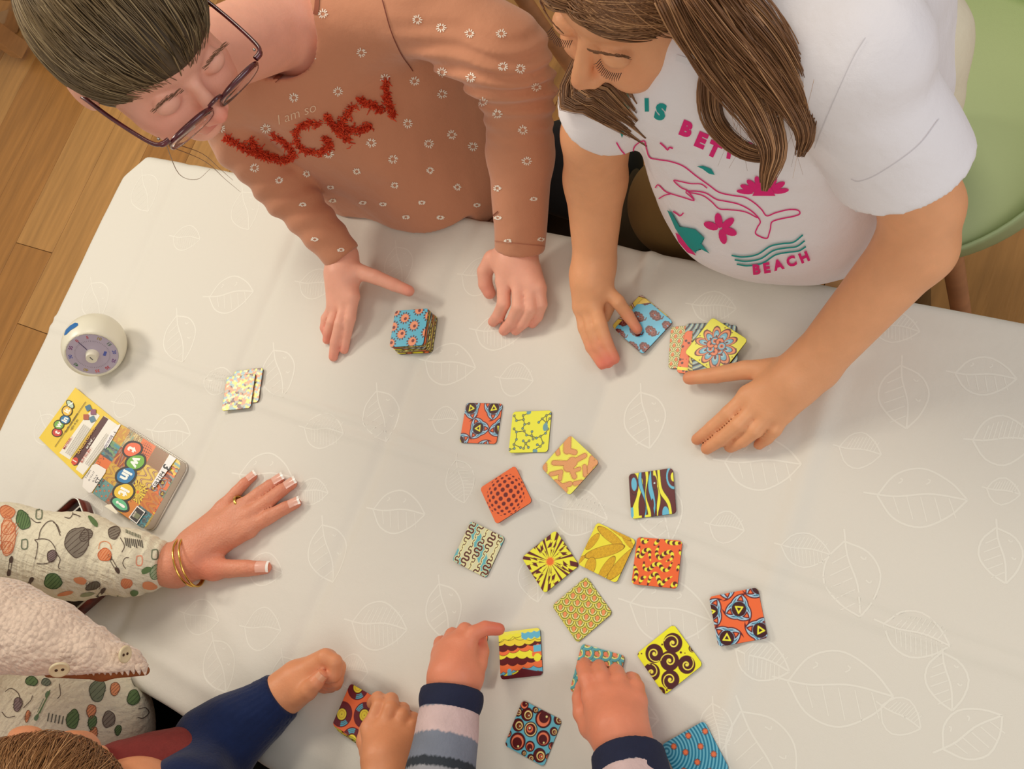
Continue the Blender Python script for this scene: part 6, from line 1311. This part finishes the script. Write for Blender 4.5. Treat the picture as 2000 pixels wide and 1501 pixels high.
trousers('trousers', [C((420, 1600, -.12), (520, 1560, -.16), .10, .08), C((340, 1620, -.08), (420, 1600, -.12), .11, .10), C((520, 1560, -.16), (560, 1600, -.6), .08, .05)], m_dark, by, .008)
HCB = [(120, 78, 42), (168, 122, 76), (196, 150, 102)]
capB = hair_cap('hair', cb_, Ab, sb, lambda q: .80 * q[:, 1] - .60 * q[:, 2] - .052, by, (120, 80, 46), 1.06, -.06)
def stB(r): return np.array([r.randn() * .12, -.5 + r.randn() * .12, .8])
def enB(r):
    while True:
        d = np.array([r.uniform(-1, 1), r.uniform(-1, 1), r.uniform(-.6, .9)]); d /= np.linalg.norm(d); p = CRC + d / math.sqrt(((d / CRR) ** 2).sum())
        if .80 * p[1] - .60 * p[2] - .054 < 0: return d
P_, R_, C_ = strands_on(cb_, Ab, sb, stB, enB, 1800, 16, 1.10, 12, .0007, HCB, bend=.08); link('hair_strands', tubes(P_, R_, C_, 4, 'hair_strands'), m_hair, capB)

# ================= child at the bottom edge with two raised hands
bc_ = empty('person', tuple(W(1000, 1800, 0) * [1, 1, 0])); tag(bc_, 'child reaching in from the bottom edge with navy cuffs and a striped sweater', 'person')
fC1 = [[(908, 1262, .080), (925, 1236, .078), (948, 1226, .070), (974, 1228, .060)], [(893, 1256, .080), (908, 1230, .074), (926, 1240, .062), (930, 1256, .054)], [(876, 1264, .078), (884, 1240, .070), (902, 1250, .058), (908, 1268, .052)], [(862, 1276, .072), (862, 1256, .064), (876, 1264, .054), (888, 1280, .050)]]
thC1 = [(918, 1322, .072), (934, 1296, .064), (940, 1272, .058), (938, 1252, .054)]
pC1 = [C((885, 1338, .080), (886, 1318, .082), .0265, .027), C((892, 1315, .082), (908, 1264, .078), .023, .0150), C((888, 1315, .082), (893, 1260, .078), .023, .0150), C((882, 1315, .080), (877, 1268, .075), .022, .0145), C((876, 1318, .078), (863, 1280, .070), .020, .0130), C((900, 1330, .076), (920, 1320, .070), .020, .0145)]
hC1 = Hand(pC1, [chain(f, (.0098, .0092, .0086, .0076)) for f in fC1] + [chain(thC1, (.0120, .0105, .0094, .0084))], .004)
fC2 = [[(1158, 1362, .056), (1146, 1326, .050), (1140, 1304, .036), (1142, 1296, .024)], [(1186, 1354, .058), (1176, 1324, .050), (1170, 1306, .034), (1170, 1300, .020)], [(1216, 1356, .056), (1210, 1330, .048), (1204, 1312, .032), (1202, 1308, .018)], [(1244, 1366, .050), (1242, 1342, .042), (1236, 1328, .028), (1232, 1324, .016)]]
thC2 = [(1155, 1420, .050), (1138, 1392, .042), (1134, 1362, .032), (1138, 1340, .022)]
pC2 = [C((1222, 1462, .066), (1210, 1425, .064), .028, .029), C((1200, 1425, .064), (1160, 1364, .054), .024, .0140), C((1206, 1420, .064), (1187, 1358, .056), .024, .0140), C((1214, 1420, .062), (1216, 1360, .054), .023, .0135), C((1224, 1425, .058), (1243, 1370, .048), .021, .0125), C((1190, 1435, .058), (1156, 1418, .050), .020, .0145)]
hC2 = Hand(pC2, [chain(f, (.0100, .0096, .0088, .0080)) for f in fC2] + [chain(thC2, (.0120, .0110, .0098, .0086))], .004)
cbd = np.array([-.42, -.55, TZ + .10]); hc_ = np.array([-.45, -.50, TZ + .38]); AC = np.stack([[1, 0, 0], [0, .8, -.6], [0, .6, .8]], 1).astype(float); HC_ = head_sdf(hc_, AC); LC_ = loc(hc_, AC)
sC1, sC2 = np.array([-.55, -.50, TZ + .20]), np.array([-.29, -.50, TZ + .20]); eC1, eC2 = W(838, 1690, .12), W(1262, 1680, .11)
arC = [Cone(sC1, eC1, .036, .032), Cone(eC1, W(885, 1338, .080), .032, .0255), Cone(sC2, eC2, .036, .032), Cone(eC2, W(1222, 1462, .066), .032, .0275)]
tC_ = [Cone(LC_(0, -.03, -.04), np.array([-.43, -.53, TZ + .22]), .044, .05), Cone([-.43, -.53, TZ + .19], [-.43, -.53, TZ], .09, .09), Cone(sC1, sC2, .045, .045)]
BC = Blend([hC1, hC2, HC_] + arC + tC_, .012); loC, hiC = bounds([hC1, hC2, HC_] + arC + tC_, .012); SKC = (224, 140, 108); m_skin5 = skin_mat('skin_rosy', SKC)
sdf_obj('body', BC, loC, hiC, .0027, m_skin5, bc_, skin_col(SKC, tips(fC1, .014, (214, 92, 80), .6) + tips(fC2, .012, (206, 110, 80), .4)))
c1c, c2c = W(884, 1343, .082), W(1225, 1468, .068)
def cuff(name, c, e, l0, l1, r0, r1, m, parent, ribs=0):
    d = e - c; d /= np.linalg.norm(d); k_ = Cone(c + d * l0, c + d * l1, r0, r1); lo, hi = bounds([k_], .006)
    f = lambda P: smax(smax(k_(P) + .0012 * wob(P, 45, 70), (c + d * (l0 + .001) - P) @ d, .003), (P - c - d * (l1 + .02)) @ d, .003); return sdf_obj(name, f, lo, hi, .0026, m, parent)[0]
m_navy2 = mat('navy_cuff_knit', L4((24, 30, 58)), .9, noise=(60, .12), bump=[('noise', 300, .0006)])
cuff('cuff', c1c, eC1, 0.002, .012, .0355, .0365, m_navy2, bc_); cuff('cuff', c2c, eC2, 0.0, .035, .0390, .041, m_navy2, bc_)
m_grey = mat('grey_knit', L4((108, 116, 130)), .9, noise=(30, .15))
m_knit5 = mat('striped_knit', rough=.9, vcol=True, noise=(40, .1), bump=[('noise', 260, .0008)])
def stripes(c, e):
    d = (e - c) / np.linalg.norm(e - c)
    def f(P):
        t = (P - c) @ d + .002 * wob(P, 40, 5); out = np.tile(lin((120, 126, 140)), (len(P), 1)); out[(t > .028) & (t < .058)] = lin((206, 180, 178)); out[(t > .084) & (t < .094)] = lin((44, 50, 58)); out[(t > .094) & (t < .102)] = lin((150, 150, 156)); out[t > .13] = lin((44, 50, 58)); return out
    return f
for c_, e_, r0 in ((c1c, eC1, .0345), (c2c, eC2, .038)):
    d = (e_ - c_) / np.linalg.norm(e_ - c_); k_ = Cone(c_ + d * .022, e_, r0, r0 + .010); lo, hi = bounds([k_], .008); f = (lambda k_, c_, d: lambda P: smax(smax(k_(P) + .0022 * wob(P, 45, 75), (c_ + d * .024 - P) @ d, .003), -above_table(P), .004))(k_, c_, d); sdf_obj('striped_sleeve', f, lo, hi, .003, m_knit5, bc_, stripes(c_, e_))
swc = [Cone(sC1, eC1 + (sC1 - eC1) * .1, .050, .046), Cone(sC2, eC2 + (sC2 - eC2) * .1, .050, .046), Cone([-.43, -.53, TZ + .19], [-.43, -.54, TZ - .1], .105, .12), Cone(sC1, sC2, .055, .055)]; f = Blend(swc, .03); lo, hi = bounds(swc, .012)
sdf_obj('sweater', lambda P: smax(smax(f(P), -(Cone(LC_(0, -.03, -.04), [-.43, -.53, TZ + .25], .05, .058)(P)), .004), -above_table(P), .004), lo, hi, .005, m_grey, bc_)
capC = hair_cap('hair', hc_, AC, 1.0, lambda q: .80 * q[:, 1] - .60 * q[:, 2] - .04, bc_, (80, 54, 34), 1.06, -.06); P_, R_, C_ = strands_on(hc_, AC, 1.0, stB, enB, 1500, 26, 1.10, 12, .0007, HC2, bend=.06); link('hair_strands', tubes(P_, R_, C_, 4, 'hair_strands'), m_hair, capC)

# ------------------------------------------------------------------ chairs
m_green = mat('green_plastic', L4((180, 200, 152)), .55, spec=.35, noise=(8, .03)); m_cush = mat('green_cushion', L4((188, 202, 154)), .65, spec=.25, bump=[('noise', 600, .0002)]); m_beech = mat('beech_leg', L4((190, 136, 96)), .45, noise=(10, .12, (1, 1, 6)))
def tub_chair(loc_, rz, label, cush=True):
    ch = empty('tub_chair', loc_); tag(ch, label, 'chair', 'green tub chairs at the far side of the table')
    V, F = [], []; na, nr = 40, 12
    for i in range(nr):
        f = i / (nr - 1)
        for j in range(na):
            a = j * 2 * math.pi / na; back = (.5 + .5 * math.sin(a)) ** 1.6                     # back of the shell towards +y
            rx, ry = .245 * min(1, f * 1.45), .235 * min(1, f * 1.45); k_ = max(0, (f - .62) / .38); hh = .43 + .02 * f + k_ ** 1.15 * (.030 + .33 * back)
            flare = 1 + k_ * (.10 * back + .05); V.append((rx * math.cos(a) * flare, ry * math.sin(a) * flare, hh - .02 * (1 - f)))
    for i in range(nr - 1):
        for j in range(na): F.append((i * na + j, i * na + (j + 1) % na, (i + 1) * na + (j + 1) % na, (i + 1) * na + j))
    def put(name, me, m, par=ch):
        o = bpy.data.objects.new(name, me); COL.objects.link(o); me.materials.append(m); o.parent = par
        return o
    me = npmesh('seat_shell', V, F); o = put('seat_shell', me, m_green); o.rotation_euler = (0, 0, rz); md = o.modifiers.new('s', 'SOLIDIFY'); md.thickness = .008; md.offset = -1; md2 = o.modifiers.new('b', 'SUBSURF'); md2.levels = md2.render_levels = 1
    if cush:
        V, F = [], []; prof = [(0, .492), (.6, .493), (.90, .490), (.975, .483), (1.0, .472), (.98, .455), (.6, .450), (0, .450)]
        for r_, h_ in prof:
            for j in range(na): a = j * 2 * math.pi / na; V.append((.232 * r_ * np.sign(math.cos(a)) * abs(math.cos(a)) ** .85, .224 * r_ * np.sign(math.sin(a)) * abs(math.sin(a)) ** .85, h_))
        for i in range(len(prof) - 1):
            for j in range(na): F.append((i * na + j, i * na + (j + 1) % na, (i + 1) * na + (j + 1) % na, (i + 1) * na + j))
        o = put('seat_cushion', npmesh('seat_cushion', V, F), m_cush); o.rotation_euler = (0, 0, rz)
    for sx in (-1, 1):
        for sy in (-1, 1):
            p = np.array([[sx * .13, sy * .12, .42], [sx * .17, sy * .165, .20], [sx * .205, sy * .20, .0]]); o = put('leg', tubes([p], [np.array([.017, .015, .011])], None, 10), m_beech); o.rotation_euler = (0, 0, rz)
    return ch
cc = W(1790, 230, -.29); tub_chair((cc[0], cc[1], 0), math.radians(-18), 'pale green tub chair with seat pad behind the white T-shirt')
cc = W(890, -120, -.30); tub_chair((cc[0], cc[1] + .02, 0), math.radians(12), 'pale green tub chair just showing above the brown sweater shoulder', True)
st_ = empty('wooden_stool', tuple(W(-45, 30, -.72) * [1, 1, 0])); tag(st_, 'light wooden furniture foot on the floor in the far left corner', 'stool')
b = bmesh.new(); q = W(5, 58, -.71); bm_box(b, (q[0] - .06, q[1] + .02, .03), (.16, .06, .055), rz=math.radians(18), bev=.003); link('foot', bmmesh('foot', b), m_wood, st_)
b = bmesh.new(); q = W(-40, 20, -.5); bm_box(b, (q[0] - .10, q[1], .12), (.06, .06, .2), bev=.003); link('leg', bmmesh('leg', b), m_wood, st_)
b = bmesh.new(); q = W(-40, 0, -.3); bm_box(b, (q[0] - .42, q[1] + .12, .3), (.36, .30, .03), bev=.003); link('seat', bmmesh('seat', b), mat('dark_seat', L4((60, 36, 22)), .6), st_)
# walls beyond the frame
m_wall = mat('wall_paint', L4((232, 226, 214)), .8, noise=(3, .02))
b = bmesh.new(); bm_box(b, (-1.3, 3.62, 1.3), (7.2, .06, 2.6)); o = link('wall_back', bmmesh('wall_back', b), m_wall); o['kind'] = 'structure'
b = bmesh.new(); bm_box(b, (-4.93, .4, 1.3), (.06, 6.4, 2.6)); o = link('wall_left', bmmesh('wall_left', b), m_wall); o['kind'] = 'structure'
